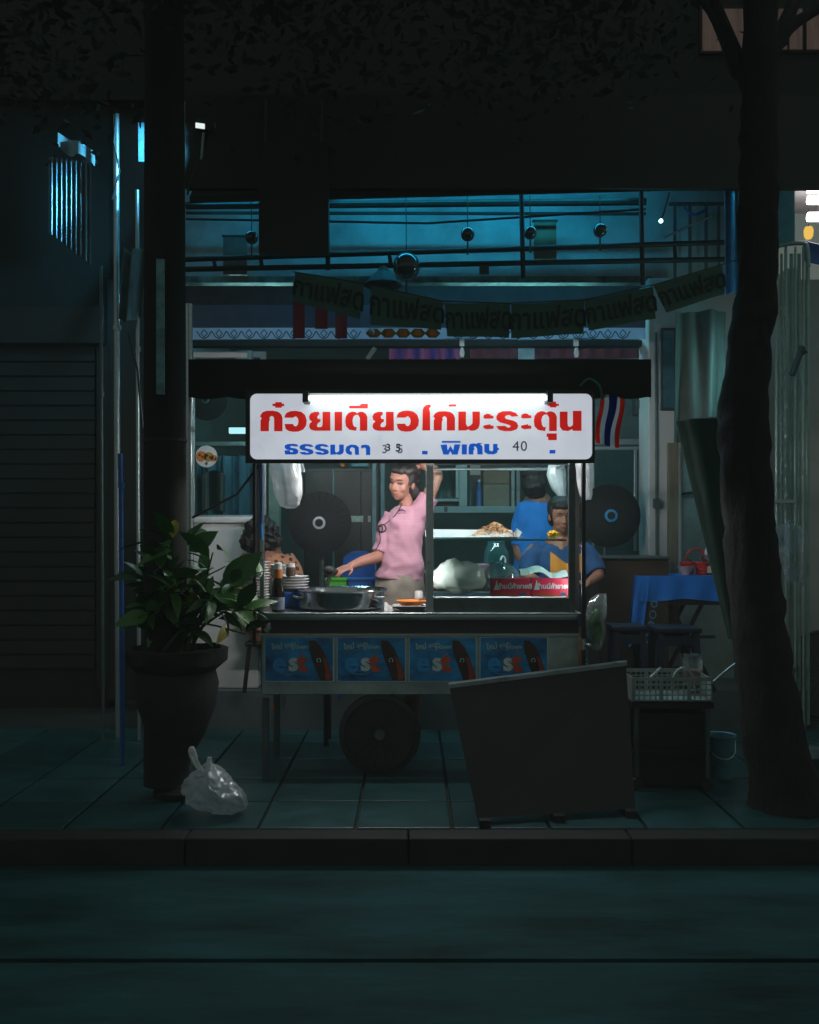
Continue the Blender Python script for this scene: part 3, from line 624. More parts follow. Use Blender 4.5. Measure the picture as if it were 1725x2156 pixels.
AA_ = [(0,25),(10,5),(50,0),(85,8),(100,30),(100,100),(55,100),(55,40),(40,28),(15,38)]
TG = [(100,25),(70,25),(52,20),(38,28),(50,38),(85,45),(100,62),(98,88),(80,100),(5,100),(0,62),(38,60),(42,78),(64,76),(60,64),(15,55),(2,38),(2,15),(25,2),(70,0),(95,8)]
for g, bx, f_ in [(TG,(385,552,520,657),A),(RO,(530,555,670,660),A),(RO,(680,555,820,660),A),(MO,(833,560,965,660),A),(DO,(980,560,1115,660),A),(AA_,(1130,560,1224,662),A)]:
    blu.poly([f_(p) for p in fit(g, *bx)], SP, .0018)
PH = [(0,5),(32,0),(36,60),(50,12),(64,60),(70,0),(100,0),(86,100),(58,100),(50,66),(40,100),(14,100)]
SO = [(0,100),(0,40),(8,10),(35,2),(55,8),(62,0),(100,0),(82,12),(98,28),(100,100),(62,100),(60,45),(48,28),(36,36),(42,50),(40,62),(34,62),(34,100)]
SS = [(0,0),(34,0),(34,62),(50,72),(60,62),(60,0),(90,0),(90,36),(100,40),(100,58),(90,62),(88,85),(65,100),(25,98),(0,78)]
for g, bx in [(PH,(222,545,412,642)),(SE,(425,545,474,641)),(SO,(490,532,625,641)),(SS,(640,540,780,640)),(SE,(235,512,413,530)),(SE,(46,607,98,640)),(SE,(1263,598,1318,632))]:
    blu.poly([B(p) for p in fit(g, *bx)], SP, .0018)
blu.build('lettering', m_blue, sg, label='smaller blue Thai lettering')
def sptext(body, px, py, size_px, m, d0=0, bold=0, sp_=1.0):
    c = U(px, py, SD); text(body, size_px*S(SD), lambda x, y, d: Vector((c.x+x, SD-.001-d0-d, c.z+y)), m, sg, 'price_number', bold=bold, space=sp_)
for ch_, ax_, ay_, sz_, m_, d0_, b_ in (('3', 1365, 608, 25, m_num2, 0, .0006), ('5', 1518, 608, 25, m_num2, 0, .0006), ('3', 1400, 592, 21, m_num, .0025, .0012), ('5', 1496, 596, 23, m_num, .0025, .0012)):
    sptext(ch_, A((ax_, ay_))[0], A((ax_, ay_))[1], sz_, m_, d0_, b_)
sptext('40', B((980, 0))[0], B((0, 566))[1], 30, m_num, 0, .0, 1.12)
# tube in front of the face
TZ = 838
ta, tb = U(652, TZ, 5.1), U(1150, TZ-1, 5.1)
MB().tube([ta, tb], .0135, 12).build('fluorescent_tube', lamp_mat('sign_tube_glow', (.86, .98, .95), 9), sg, smooth=50)
MB().pbox(652, 819, 1150, 828, 5.075, .05).build('tube_batten', m_dark, sg)
for x in (644, 1160): MB().pbox(x-7, 822, x+5, 846, 5.065, SD-5.065-.002).build('tube_holder', m_black, sg)
# lamp inside the cart, hidden behind the sign
lt = MB().tube([U(660, 961, 5.335), U(1194, 961, 5.335)], .014, 10).build('cart_tube', lamp_mat('cart_tube_glow', (1, .95, .94), 110), cart, smooth=50)
MB().box(U(957, 951, 5.335), (1.27, .04, .02)).build('tube_batten', m_dsteel, lt)
# glass case on the right half
gc = MB(); yb = CB-.06
sz = U(0, 1137, CD+.03).z; cz0 = U(0, 1259, CD+.02).z; cz1 = U(0, 976, CD+.02).z; gx0, gx1 = U(913, 0, CD).x, U(1196, 0, CD).x
cf = MB()
for (p_, q_) in (((gx0, CD+.02, cz0), (gx1, CD+.02, cz0)), ((gx0, CD+.02, cz1), (gx1, CD+.02, cz1)), ((gx0, yb, cz0), (gx1, yb, cz0)), ((gx0, yb, cz1), (gx1, yb, cz1)), ((gx1, CD+.02, cz1), (gx1, yb, cz1)), ((gx0, CD+.02, cz1), (gx0, yb, cz1))):
    cf.tube([p_, q_], .008, 6)
gf = cf.build('case_frame', m_steel, cart)
MB().box(((gx0+gx1)/2, (CD+yb)/2, (counter_z+cz0)/2), (gx1-gx0+.04, yb-CD-.03, cz0-counter_z-.004)).build('case_base', m_dsteel, cart)
MB().box(((gx0+gx1)/2, CD+.012, (cz0+cz1)/2), (gx1-gx0-.01, .004, cz1-cz0-.02)).build('glass_pane', m_glass, gf)
MB().box(((gx0+gx1)/2, (CD+yb)/2+.02, sz), (gx1-gx0-.004, yb-CD-.05, .006)).build('glass_shelf', glass_mat('shelf_glass', (.7, .9, .88), .25, (.15, .3, .3), .05), gf)
MB().box(((gx0+gx1)/2, CD+.03, sz), (gx1-gx0-.004, .012, .009)).build('shelf_edge', mat('green_glass_edge', (.12, .34, .33), .2), gf)
for xt_, D_ in ((905, 5.365), (1204, 5.365)):      # unseen slim tubes added behind the front posts to light the case goods
    MB().tube([U(xt_, 1250, D_), U(xt_, 1150, D_)], .007, 8).build('case_fill_tube', lamp_mat('case_fill_glow', (1, .95, .92), 34), cart, smooth=50)
# posters
m_post = mat('poster_blue', (.012, .26, .95), .35, var=.75, scale=6, bump=0, stretch=(1, 1, 1.4)); m_rim = mat('poster_rim', (.6, .75, .8), .4)
m_pe = mat('poster_e', (.03, .36, 1), .4, var=.2, bump=0); m_ps = mat('poster_s', (.75, .9, .95), .4, bump=0); m_pt = mat('poster_t', (.95, .1, .03), .4, bump=0); m_bot = mat('poster_bottle', (.06, .025, .02), .4, var=.6, bump=0)
m_botr = mat('poster_bottle_red', (.45, .07, .03), .4, bump=0); m_swirl = mat('poster_swirl', (.06, .33, .7), .4, bump=0); m_tx = mat('poster_text', (.55, .8, .85), .4, bump=0)
for k, (xa, xb) in enumerate(((557, 704), (709, 856), (861, 1005), (1010, 1155))):
    pr = MB().pbox(xa, 1341, xb, 1436, CD-.005, .004).build('poster', m_rim, cart)
    PD = CD-.007
    w_ = (xb-xa)
    def pz(x, y, d, xa=xa, w_=w_, PD=PD): return U(xa+x*w_/100, 1341+y*.95, PD)+Vector((0, -d, 0))
    MB().poly([(1.5, 2), (98, 2), (98, 97.5), (1.5, 97.5)], lambda x, y, d: pz(x, y, d-.0005), .001).build('poster_print', m_post, pr)
    sw = MB()
    for rr, ww in ((26, 2.2), (20, 1.6)):
        ring = [(34+rr*math.cos(R(q)), 52-rr*1.25*math.sin(R(q))) for q in range(-150, 165, 15)]+[(34+(rr-ww)*math.cos(R(q)), 52-(rr-ww)*1.25*math.sin(R(q))) for q in range(150, -165, -15)]
        sw.poly(ring, lambda x, y, d: pz(x, y, d+.0005), .0006)
    sw.build('swirl', m_swirl, pr)
    MB().poly([(64, 8), (73, 8), (82, 24), (89, 48), (95, 75), (98, 97), (80, 97), (76, 80), (70, 56), (65, 32)], lambda x, y, d: pz(x, y, d+.0012), .001).build('bottle_print', m_bot, pr)
    MB().poly([(83, 42), (88, 48), (95, 76), (96, 94), (88, 95), (87, 72)], lambda x, y, d: pz(x, y, d+.0024), .0006).build('bottle_sheen', m_botr, pr)
    rg = [(78+3.4*math.cos(R(q)), 52-5.4*math.sin(R(q))) for q in range(-60, 241, 20)]+[(78+2.1*math.cos(R(q)), 52-3.6*math.sin(R(q))) for q in range(240, -61, -20)]
    MB().poly(rg, lambda x, y, d: pz(x, y, d+.0032), .0006).build('ring_mark', m_tx, pr)
    def pt(px, py, ang=0):
        ca, sa = math.cos(ang), math.sin(ang); c = U(xa+px*w_/100, 1341+py*.95, PD-.0022)
        return lambda x, y, d, c=c: Vector((c.x+x*ca-y*sa, c.y-d, c.z+x*sa+y*ca))
    text('e', .155, pt(21, 58), m_pe, pr, bold=.005); text('s', .14, pt(41.5, 57), m_ps, pr, bold=.005)
    text('t', .15, lambda x, y, d, f=pt(54, 57): f(x, y, d+.001), m_pt, pr, bold=.006)
    text('ใหม่', .04, pt(18, 22, .1), m_tx, pr, bold=.0012); text('สุดซ่า', .03, pt(37, 18, .14), m_tx, pr, bold=.0006); text('ถูกใจคุณ', .026, pt(50, 23, .06), m_tx, pr, bold=.0005)
    text('COLA', .018, pt(56, 83), m_swirl, pr)
# tap on the right of the counter, blue cord and hook on the left post
tpb = MB(); c = U(1229, 1345, CD-.07); tpb.tube([c, c+Vector((0, 0, -.06))], .012, 8); tpb.ball(c+Vector((.03, -.01, -.035)), .013); tpb.tube([c+Vector((0, 0, -.03)), c+Vector((.03, -.01, -.035))], .006, 6)
tpb.build('tap', m_steel, cart, smooth=50)
bl = MB()
for k in range(3): bl.tube([U(546+k*3.4, 972, 5.22), U(547+k*2.6, 1040, 5.22), U(548+k*1.6, 1104, 5.22)], .0035, 5)
bl.build('blue_straps', m_bluep, label='bundle of thin blue straps hanging on the left post of the cart', cat='strap', smooth=60)
MB().tube([U(550, 1103, 5.215), U(551, 1136, 5.215)], .0085, 8).build('blue_stick', mat('bright_blue', (.03, .3, .9), .4), label='short bright blue stick under the blue straps', cat='stick', smooth=60)
g_ = MB().tube([U(564, 1312, 5.24), U(566, 1322, 5.24), U(560, 1330, 5.24)], .016, 8).build('hook_knob', m_steel, cart, smooth=60)

# ------------------------------------------------------------------ things on the cart
def bottle(label, x, ybot, D, prof, mats, group=None, name='bottle', cat='bottle'):
    """prof: list of (part name, material, [(r, z)...]) in photo units at D"""
    c = U(x, ybot, D); s = S(D); t = thing(name, label, cat, c, group)
    for nm, m, pf in prof: MB().lathe([(r*s, z*s) for r, z in pf], c, 18).build(nm, m, t, smooth=50)
    return t
m_brown = mat('dark_bottle', (.02, .014, .014), .12, bump=0); m_label = mat('bottle_label', (.4, .48, .62), .5, var=.35, scale=60)
bottle('tall dark sauce bottle with orange neck band and white cap', 586, 1289, 5.36, [('body', m_brown, [(0, 0), (13, 0), (13.5, 3), (13.5, 48), (11, 64), (7.5, 76), (7.5, 90)]), ('paper_label', m_label, [(13.7, 6), (13.7, 32)]), ('neck_band', m_orange, [(7.8, 72), (9.2, 72), (8.6, 90), (7.8, 90)]), ('cap', m_white, [(7, 90), (8.5, 90), (8, 103), (5, 105), (0, 105)])], None)
bottle('short brown jar with pale lid behind the sauce bottle', 612, 1216, 5.6, [('jar', mat('brown_glass', (.1, .06, .04), .15, bump=0), [(0, 0), (9, 0), (10, 4), (10, 17), (8, 22)]), ('lid', m_paper, [(8.5, 22), (9.5, 22), (9, 30), (0, 30)])], None, 'jar', 'jar')
def plate(c, r, label, group, m=m_white, h=.018, name='plate'):
    o = MB().lathe([(0, 0), (r*.55, 0), (r*.62, .003), (r*.93, h), (r, h+.002), (r*.99, h+.005), (r*.9, h), (r*.6, .007), (0, .006)], c, 30).build(name, m, label=label, cat='plate', group=group, smooth=40); return o
b0 = U(540, 1288, 5.55); b0.z = counter_z+.002
ORD = 'lowest second third fourth fifth sixth seventh eighth ninth tenth eleventh twelfth thirteenth fourteenth fifteenth sixteenth'.split()
P0 = plate(Vector((b0.x, 5.52, b0.z)), .082, 'lowest white plate of the tall stack at the left end of the counter', 'plates in the tall stack')
n_ = 17
for k in range(1, n_):
    o = copy_at(P0, (P0.location.x+rnd.uniform(-.005, .005), 5.52+rnd.uniform(-.003, .003), b0.z+k*.0158), rnd.uniform(0, 6), (ORD[k]+' white plate from the bottom of the tall stack') if k < n_-1 else 'topmost white plate of the tall stack at the left end of the counter')
c = U(622, 1236, 5.72); 
stl = plate(Vector((c.x, 5.66, counter_z+.1)), .088, 'lowest white plate of the low stack behind the sauce bottle', 'plates in the low stack')
MB().box((c.x, 5.66, counter_z+.05), (.2, .17, .098), None, .01).build('plastic_box', m_bluep, label='blue box carrying the low stack of white plates', cat='box')
for k in range(1, 5): copy_at(stl, (c.x+rnd.uniform(-.004, .004), 5.66, counter_z+.1+k*.0165), rnd.uniform(0, 6), ORD[k]+' plate from the bottom of the low white stack')
c = U(588, 1200, 5.8)
stl = plate(Vector((c.x, 5.8, counter_z+.16)), .06, 'lowest pale bowl of the small stack behind the tall stack of plates', 'bowls in the small stack', m_paper, .03, 'bowl'); stl['category'] = 'bowl'
MB().box((c.x, 5.8, counter_z+.078), (.12, .1, .155), None, .01).build('steel_canister', m_dsteel, label='dull canister under the small stack of bowls', cat='canister')
for k in range(1, 4): copy_at(stl, (c.x, 5.8, counter_z+.16+k*.018), k, ORD[k]+' bowl from the bottom of the small pale stack')
pc = U(718, 1290, 5.56); pr_ = 97*S(5.56); pz0 = counter_z+.002; ph = U(0, 1244, 5.56).z-pz0
pot = thing('cooking_pot', 'wide polished steel pot with side handles on the counter', 'pot', (pc.x, 5.56, pz0))
MB().lathe([(0, 0), (pr_*.86, 0), (pr_*.93, .012), (pr_*.95, ph*.75), (pr_*.98, ph), (pr_*1.03, ph+.008), (pr_*1.02, ph+.014), (pr_*.96, ph+.006), (pr_*.92, ph*.7), (pr_*.9, .02), (0, .015)], (pc.x, 5.56, pz0), 48).build('pot_body', mat('polished_steel', (.6, .63, .66), .16, 1, var=.08, scale=4, bump=.03), pot, smooth=40)
MB().lathe([(0, ph*.72), (pr_*.915, ph*.72)], (pc.x, 5.56, pz0), 40).build('broth', mat('broth', (.1, .08, .05), .1, bump=.05), pot)
for s_ in (-1, 1):
    ang = R(-35)
    ce = Vector((pc.x+s_*pr_*.97*math.cos(ang), 5.56+pr_*.97*math.sin(ang)*.6, pz0+ph*.78)); t_ = Vector((math.sin(.6)*s_*-1, 0, 0))
    MB().tube(smoothpath([ce+Vector((-.05, -.01, .0)), ce+Vector((-.035, -.05, -.004)), ce+Vector((.0, -.062, -.006)), ce+Vector((.035, -.05, -.004)), ce+Vector((.05, -.01, 0))], 4), .007, 8).build('handle', m_steel, pot, smooth=60)
ob_ = U(866, 1279, 5.42)
wd = thing('serving_dish', 'square white dish under the orange bowl', 'dish', (ob_.x, 5.42, counter_z+.002))
MB().add(*(lambda s: ([Vector((ob_.x+x*s*q, 5.42+y*s*q*.8, counter_z+.002+z)) for q, z in ((.055, 0), (.105, .03), (.1, .032), (.05, .006)) for x, y in ((-1, -1), (1, -1), (1, 1), (-1, 1))], [(3, 2, 1, 0)]+[(i*4+k, i*4+(k+1) % 4, i*4+4+(k+1) % 4, i*4+4+k) for i in range(3) for k in range(4)]+[(12, 13, 14, 15)]))(1.0)).build('dish', m_white, wd)
bw = thing('orange_bowl', 'orange bowl with a spoon standing in the white dish', 'bowl', (ob_.x, 5.43, counter_z+.012))
MB().lathe([(0, 0), (.035, 0), (.045, .008), (.08, .04), (.088, .046), (.085, .048), (.07, .036), (.04, .012), (0, .01)], (ob_.x, 5.43, counter_z+.012), 30).build('shell', m_orange, bw, smooth=40)
MB().tube([(ob_.x+.03, 5.42, counter_z+.045), (ob_.x+.075, 5.4, counter_z+.075)], [.004, .007], 6).build('spoon', m_steel, label='steel spoon leaning out of the orange bowl', cat='spoon', smooth=60)
bottle('small salt jar with white cap behind the orange bowl', 882, 1277, 5.6, [('jar', m_brown, [(0, 0), (9, 0), (9.5, 2), (9, 17)]), ('cap', m_white, [(9, 17), (9.5, 17), (9, 30), (7, 33), (0, 33)])], None, 'jar', 'jar')
MB().sheet(lambda u, v: U(809+22*u, 1289-20*v*(1-.5*u)-2*math.sin(u*8), 5.36)+Vector((0, .03*v+.01*math.sin(u*7), 0)), 8, 6, .001).build('napkin', m_paper, label='crumpled white napkin leaning between the pot and the white dish', cat='napkin', smooth=70)
# tray, fried shallots, flower
tc_ = U(1004, 1131, 5.5); tz = sz+.006
ty = 5.52; txa, txb = U(905, 0, ty).x, U(1085, 0, ty).x
ty_ = thing('steel_tray', 'shallow white enamel tray on the glass shelf', 'tray', ((txa+txb)/2, ty, tz))
mt_ = MB(); hx, hy = (txb-txa)/2, .13; cxt = (txa+txb)/2
mt_.box((cxt, ty, tz+.003), (2*hx, 2*hy, .005))
for (xa_, ya_, xb_, yb_, h0, h1) in ((-hx, -hy, hx, -hy, .008, .012), (-hx, hy, hx, hy, .055, .05), (-hx, -hy, -hx, hy, .012, .05), (hx, -hy, hx, hy, .035, .06)):
    a_, b_ = Vector((cxt+xa_, ty+ya_, tz)), Vector((cxt+xb_, ty+yb_, tz)); ox = Vector((math.copysign(.022, xa_) if xa_ == xb_ else 0, math.copysign(.02, ya_) if ya_ == yb_ else 0, 0)); w_ = ox.normalized()*.004
    mt_.hexa([a_, b_, b_+w_, a_+w_, a_+ox+Vector((0, 0, h0)), b_+ox+Vector((0, 0, h1)), b_+ox+w_+Vector((0, 0, h1)), a_+ox+w_+Vector((0, 0, h0))])
mt_.build('tray', mat('enamel', (.45, .48, .5), .3, var=.1), ty_)
m_shal = [mat('fried_shallot_%d' % i, c, .6, bump=0) for i, c in enumerate([(.5, .25, .11), (.62, .36, .2), (.36, .15, .06)])]
hp = MB(); hc = Vector((U(1040, 0, ty).x, ty-.02, tz+.006))
for k in range(900):
    hp.cur = rnd.randrange(3); r_ = abs(rnd.gauss(0, .42)); r_ = min(r_, 1); an = rnd.uniform(0, 6.283)
    x, y = .155*r_*math.cos(an), .095*r_*math.sin(an); hgt = .085*max(0, 1-r_**1.1)
    p = hc+Vector((x, y, hgt*rnd.uniform(.55, 1)+.004)); d = Vector((rnd.gauss(0, 1), rnd.gauss(0, 1), rnd.gauss(0, .45))).normalized()*rnd.uniform(.009, .02); w_ = d.orthogonal().normalized()*.0028
    hp.add([p-d, p+w_+Vector((0, 0, .003)), p+d, p-w_], [(0, 1, 2, 3)])
hp.build('fried_shallots', m_shal, kind='stuff', label='heap of crisp brown fried shallots on the tray', cat='food')
fl_ = MB(); fc = U(1164, 1125, 5.42)
for k in range(46):
    v = Vector((rnd.gauss(0, 1), rnd.gauss(0, 1), rnd.gauss(0, .8))).normalized(); fl_.ball(fc+Vector((v.x*.028, v.y*.024, v.z*.017)), (.009, .009, .007), 7, 5)
fl_.build('marigold', mat('marigold', (.85, .4, .01), .6, var=.25), label='yellow marigold flowers on the right end of the glass shelf', cat='flower', smooth=70)
# bags and boxes in the case
def bag(name, label, c, dims, m, seed, top=None, group=None, cat='plastic bag', tie=False, amp=.018):
    mbb = MB(); mbb.ball(c, dims, 30, 20)
    for v in mbb.v:
        z = (v.z-c.z)/dims[2]
        if z < -.55: v.z = c.z-dims[2]*(.55+(-z-.55)*.25)
    crumple(mbb, amp, 14, seed); crumple(mbb, amp*.4, 42, seed+3)
    if tie: mbb.tube([c+Vector((0, 0, dims[2]*.9)), c+Vector((.015, 0, dims[2]*1.25)), c+Vector((.03, .01, dims[2]*1.6))], [.012, .018, .004], 7)
    return mbb.build(name, m, label=label, cat=cat, group=group, smooth=75)
bag('noodle_bag', 'big cloudy plastic bag of noodles at the left of the glass case', U(965, 1223, 5.5)+Vector((0, 0, .012)), (.16, .11, .105), m_noodle, 1, amp=.024)
bag('clear_bag', 'glossy clear plastic bag between the noodle bag and the red boxes', U(1058, 1218, 5.55), (.1, .09, .1), m_clear, 2)
MB().sheet(lambda u, v: U(1097+100*u, 1217-22*math.sin(math.pi*min(1, u*1.3+.15))*.5-8*v+3*math.sin(u*11), 5.5)+Vector((0, .14*v, .02*math.sin(v*3))), 20, 8, .002).build('white_wrap', m_paper, label='white paper wrap lying behind the red boxes', cat='wrap', smooth=70)
m_redb = mat('red_carton', (.75, .02, .08), .4, var=.25, scale=5); m_silver = mat('carton_print', (.8, .72, .72), .4); m_car = mat('carton_orange', (.6, .08, .03), .4); m_carb = mat('carton_blue', (.05, .1, .25), .4)
for k, (xa, xb) in enumerate(((1035, 1117), (1119, 1197))):
    D = CD+.16; bx_ = MB().pbox(xa, 1218, xb, 1258, D, .09, .002).build('red_carton', m_redb, label=('red carton with silver pagoda print touching the clear bag', 'red carton with silver pagoda print next to the dark right post')[k], cat='carton', group='red cartons in the glass case')
    cc = U((xa+xb)/2+8, 1235, D); sz_ = S(D)
    text('ร้านนี้ค้าขายดี', 13.5*sz_, front(D, cc.x, cc.z), m_silver, bx_, bold=.0012, shear=.15)
    q = lambda x, y, d, xa=xa, D=D: U(xa+x, 1218+y, D-.002)+Vector((0, -d, 0))
    MB().poly([(5, 24), (7, 18), (9, 12), (10.5, 4), (11.5, 4), (13, 12), (15, 18), (17, 24)], q, .001).build('pagoda_print', m_silver, bx_)
    MB().poly([(1, 39), (6, 32), (30, 30), (58, 33), (80, 31), (80, 39)], q, .001).build('wave_print', m_car, bx_); MB().poly([(58, 36), (64, 29), (72, 30), (74, 36)], lambda x, y, d: q(x, y, d+.0012), .001).build('blue_print', m_carb, bx_)
# hanging bags
def hbag(label, pts, D, w, th, m, seed, n=22):
    """hanging bag: list of (y, x centre, half width)"""
    m_ = MB(); N = 26; vs = []
    P = []
    for i in range(len(pts)-1):
        for j in range(5): t = j/5; P.append([pts[i][k]*(1-t)+pts[i+1][k]*t for k in range(3)])
    P.append(list(pts[-1]))
    for i, (y, x, hw) in enumerate(P):
        for k in range(N):
            a = 2*math.pi*k/N; rr = 1+.07*math.sin(a*7+seed)+.05*math.sin(a*11+i*.1+seed)
            vs.append(U(x+hw*math.cos(a)*rr, y, D)+Vector((0, th*hw/w*math.sin(a)*rr, 0)))
    m_.add(vs, [(i*N+k, i*N+(k+1) % N, (i+1)*N+(k+1) % N, (i+1)*N+k) for i in range(len(P)-1) for k in range(N)]+[tuple((len(P)-1)*N+k for k in range(N))])
    crumple(m_, .008, 16, seed)
    return m_.build('plastic_bag', m, label=label, cat='plastic bag', smooth=75)
hbag('bulging white carrier bag hanging at the left under the sign', [(968, 600, 27), (990, 600, 31), (1020, 604, 29), (1050, 608, 25), (1064, 611, 20), (1071, 613, 9)], 5.4, 30, .07, m_plastic, 1)
MB().sheet(lambda u, v: U(630+8*u+5*v, 972+22*v, 5.38)+Vector((0, .01*math.sin(u*4), 0)), 3, 5, .001).build('bag_handle', m_plastic, bpy.data.objects['plastic_bag'])
hbag('pale plastic bag hanging inside the top right of the glass case', [(974, 1170, 16), (1000, 1172, 19), (1030, 1178, 14), (1045, 1184, 9)], 5.72, 18, .05, m_plastic, 2)
hbag('narrow white plastic bag hanging right of the glass case', [(974, 1229, 17), (1010, 1231, 16), (1040, 1234, 13), (1052, 1236, 9)], 5.6, 16, .05, m_plastic, 3)
hbag('clear bag with green contents hanging low at the right end of the counter', [(1250, 1268, 8), (1268, 1258, 18), (1300, 1254, 21), (1340, 1254, 18), (1368, 1256, 9)], 5.3, 20, .06, m_clear, 4)
MB().sheet(lambda u, v: U(1242+26*u, 1285+70*v+4*math.sin(u*9), 5.3)+Vector((0, .02*math.sin(v*9+u*5), 0)), 8, 12, .002).build('green_leaves', m_leafs[1], label='green vegetable leaves inside the low hanging clear bag', cat='vegetable', smooth=70)
# ------------------------------------------------------------------ people
def cap(mb, pts, rs, n=14, k=5, sq=None):
    """tapered limb with rounded ends"""
    q = smoothpath([Vector((*p, r)) for p, r in zip(pts, rs)], k); P = [Vector(v[:3]) for v in q]; Rr_ = [max(.002, v[3]) for v in q]
    mb.tube(P, Rr_, n); mb.ball(P[0], Rr_[0]*.98, 12, 8); mb.ball(P[-1], Rr_[-1]*.98, 12, 8)
def ell(mb, c, r, M=None, n=24, m=16):
    t = MB().ball((0, 0, 0), r, n, m); mb.add([(M @ v if M is not None else v)+Vector(c) for v in t.v], t.f)
def head_parts(mb, c, M, s=1):
    e = lambda p, r: ell(mb, Vector(c)+M @ (Vector(p)*s), [x*s for x in r], M)
    e((0, .012, .03), (.074, .09, .083)); e((0, -.012, -.03), (.055, .07, .07)); e((0, -.044, -.078), (.024, .028, .024)); e((0, -.03, -.055), (.05, .045, .045))
    for x in (-1, 1):
        e((x*.031, -.042, -.02), (.03, .03, .034)); e((x*.076, .012, -.012), (.009, .018, .029))
    e((0, -.062, .038), (.048, .02, .026))
    t = MB()
    for a, b, r0, r1 in (((0, -.078, .012), (0, -.095, -.022), .007, .0105),):
        t.tube([Vector(c)+M @ (Vector(p)*s) for p in (a, b)], [r0*s, r1*s], 10)
    mb.add(t.v, t.f); e((0, -.092, -.025), (.012, .011, .009)); e((.01, -.086, -.027), (.008, .009, .007)); e((-.01, -.086, -.027), (.008, .009, .007))
    e((0, -.0765, -.05), (.022, .011, .006)); e((0, -.0745, -.059), (.019, .011, .007))
def face_finish(me, c, M, s, eyes_open=.5):
    """shape eye sockets and lips, give lips, brows, eyes their own material"""
    Mi = M.transposed(); c = Vector(c)
    for v in me.vertices:
        p = (Mi @ (v.co-c))/s
        if p.length > .17 or p.y > 0: continue
        d = 0
        for x in (-.031, .031): d += .0048*math.exp(-(((p.x-x)/.016)**2+((p.z-.012)/.011)**2))
        d += .003*math.exp(-((p.z+.0545)/.0035)**2-(p.x/.02)**2)
        v.co += M @ Vector((0, d*s, 0))
    for f in me.polygons:
        p = (Mi @ (f.center-c))/s
        if p.length > .17 or p.y > -.03: continue
        if (p.x/.0235)**2+((p.z+.0545)/.0095)**2 < 1 and p.y < -.055: f.material_index = 1
        for x in (-.031, .031):
            if ((p.x-x)/.019)**2+((p.z-.031-.004*math.cos((p.x-x)*60))/.0042)**2 < 1: f.material_index = 2
            if ((p.x-x)/.0155)**2+((p.z-.009)/(.0062*eyes_open+.002))**2 < 1: f.material_index = 2 if abs(p.x-x) < .0085 or p.z > .0105 else 2
def hair(name, c, M, s, parent, extra=(), bulge=1.0, face_z=.055, rough=.006, vox=.007, m=None, back_only=False):
    mb = MB(); e = lambda p, r: ell(mb, Vector(c)+M @ (Vector(p)*s), [x*s*bulge for x in r], M)
    e((0, .03, .045), (.085, .088, .085)); e((0, .05, -.02), (.078, .065, .08))
    for x in (-1, 1): e((x*.066, .008, .03), (.02, .035, .05))
    e((0, -.022, .088), (.06, .052, .03))
    for p, r in extra: e(p, r)
    me = voxel(mb, vox, 3)
    for v in me.vertices: v.co += Vector([noise.noise(v.co*28+Vector((k*7, 3, k)))*rough for k in range(3)])
    return link_mesh(name, me, [m or m_hair], parent)
def RM(yaw=0, pitch=0, roll=0): return Matrix.Rotation(R(yaw), 3, 'Z') @ Matrix.Rotation(R(pitch), 3, 'X') @ Matrix.Rotation(R(roll), 3, 'Y')
def hand(mb, w, d, up, s=1, curl=.5, side=1, thumb=True):
    """w wrist, d pointing direction, up = back of the hand normal; five separate fingers"""
    d = Vector(d).normalized(); up = Vector(up); up = (up-d*up.dot(d)).normalized(); x = d.cross(up)*side; w = Vector(w)
    MR = Matrix((x, d, up)).transposed(); ell(mb, w+d*.045*s, (.037*s, .05*s, .015*s), MR, 16, 10)
    for k, (ox, L_) in enumerate(((-.03, .068), (-.01, .078), (.011, .073), (.031, .057))):
        a = w+d*.075*s+x*ox*.9*s; sp = x*ox*.35
        p1 = a+(d+sp*6-up*curl*.35).normalized()*L_*.45*s; p2 = p1+(d+sp*4-up*curl*1.1).normalized()*L_*.32*s; p3 = p2+(d-up*curl*2).normalized()*L_*.25*s
        cap(mb, [a-d*.02, p1, p2, p3], [.0085*s, .0082*s, .0075*s, .006*s], 8, 3)
    a = w+d*.02*s-x*.025*s; p1 = a+(d*.6-x*.75-up*.25).normalized()*.035*s; p2 = p1+(d*.95-x*.2-up*.35).normalized()*.03*s
    cap(mb, [a, p1, p2], [.011*s, .0095*s, .0075*s], 8, 3)

# --- woman in pink
GD = 5.98
def G(x, y, d=0): v = U(x, y, GD); v.y += d; return v
wm = thing('person', 'woman in a pink striped t-shirt, one arm behind her head, standing behind the cart', 'person', (G(845, 1200).x, GD, 0))
hc_ = G(846, 1017, -.005); HM = RM(-33, 12, 8)
bd_ = MB(); head_parts(bd_, hc_, HM, 1.0)
cap(bd_, [hc_+HM @ Vector((0, .03, -.05)), G(856, 1068, .035), G(853, 1085, .05)], [.046, .043, .06])
cap(bd_, [G(853, 1085, .05), G(850, 1120, .04), G(845, 1170, .03), G(842, 1205, .03), G(842, 1240, .03)], [.08, .108, .1, .112, .125], 18)
# lowered right arm (left in the picture) reaching to the pot
sho = G(819, 1096, .03); elb = G(797, 1172, -.03); wri = G(742, 1190, -.17)
cap(bd_, [sho, G(808, 1135, .01), elb], [.044, .038, .033]); cap(bd_, [elb, G(768, 1180, -.1), wri], [.037, .034, .024])
hand(bd_, wri+Vector((.005, 0, 0)), G(715, 1199, -.24)-wri, (-.1, -.5, .8), .95, .55, 1)
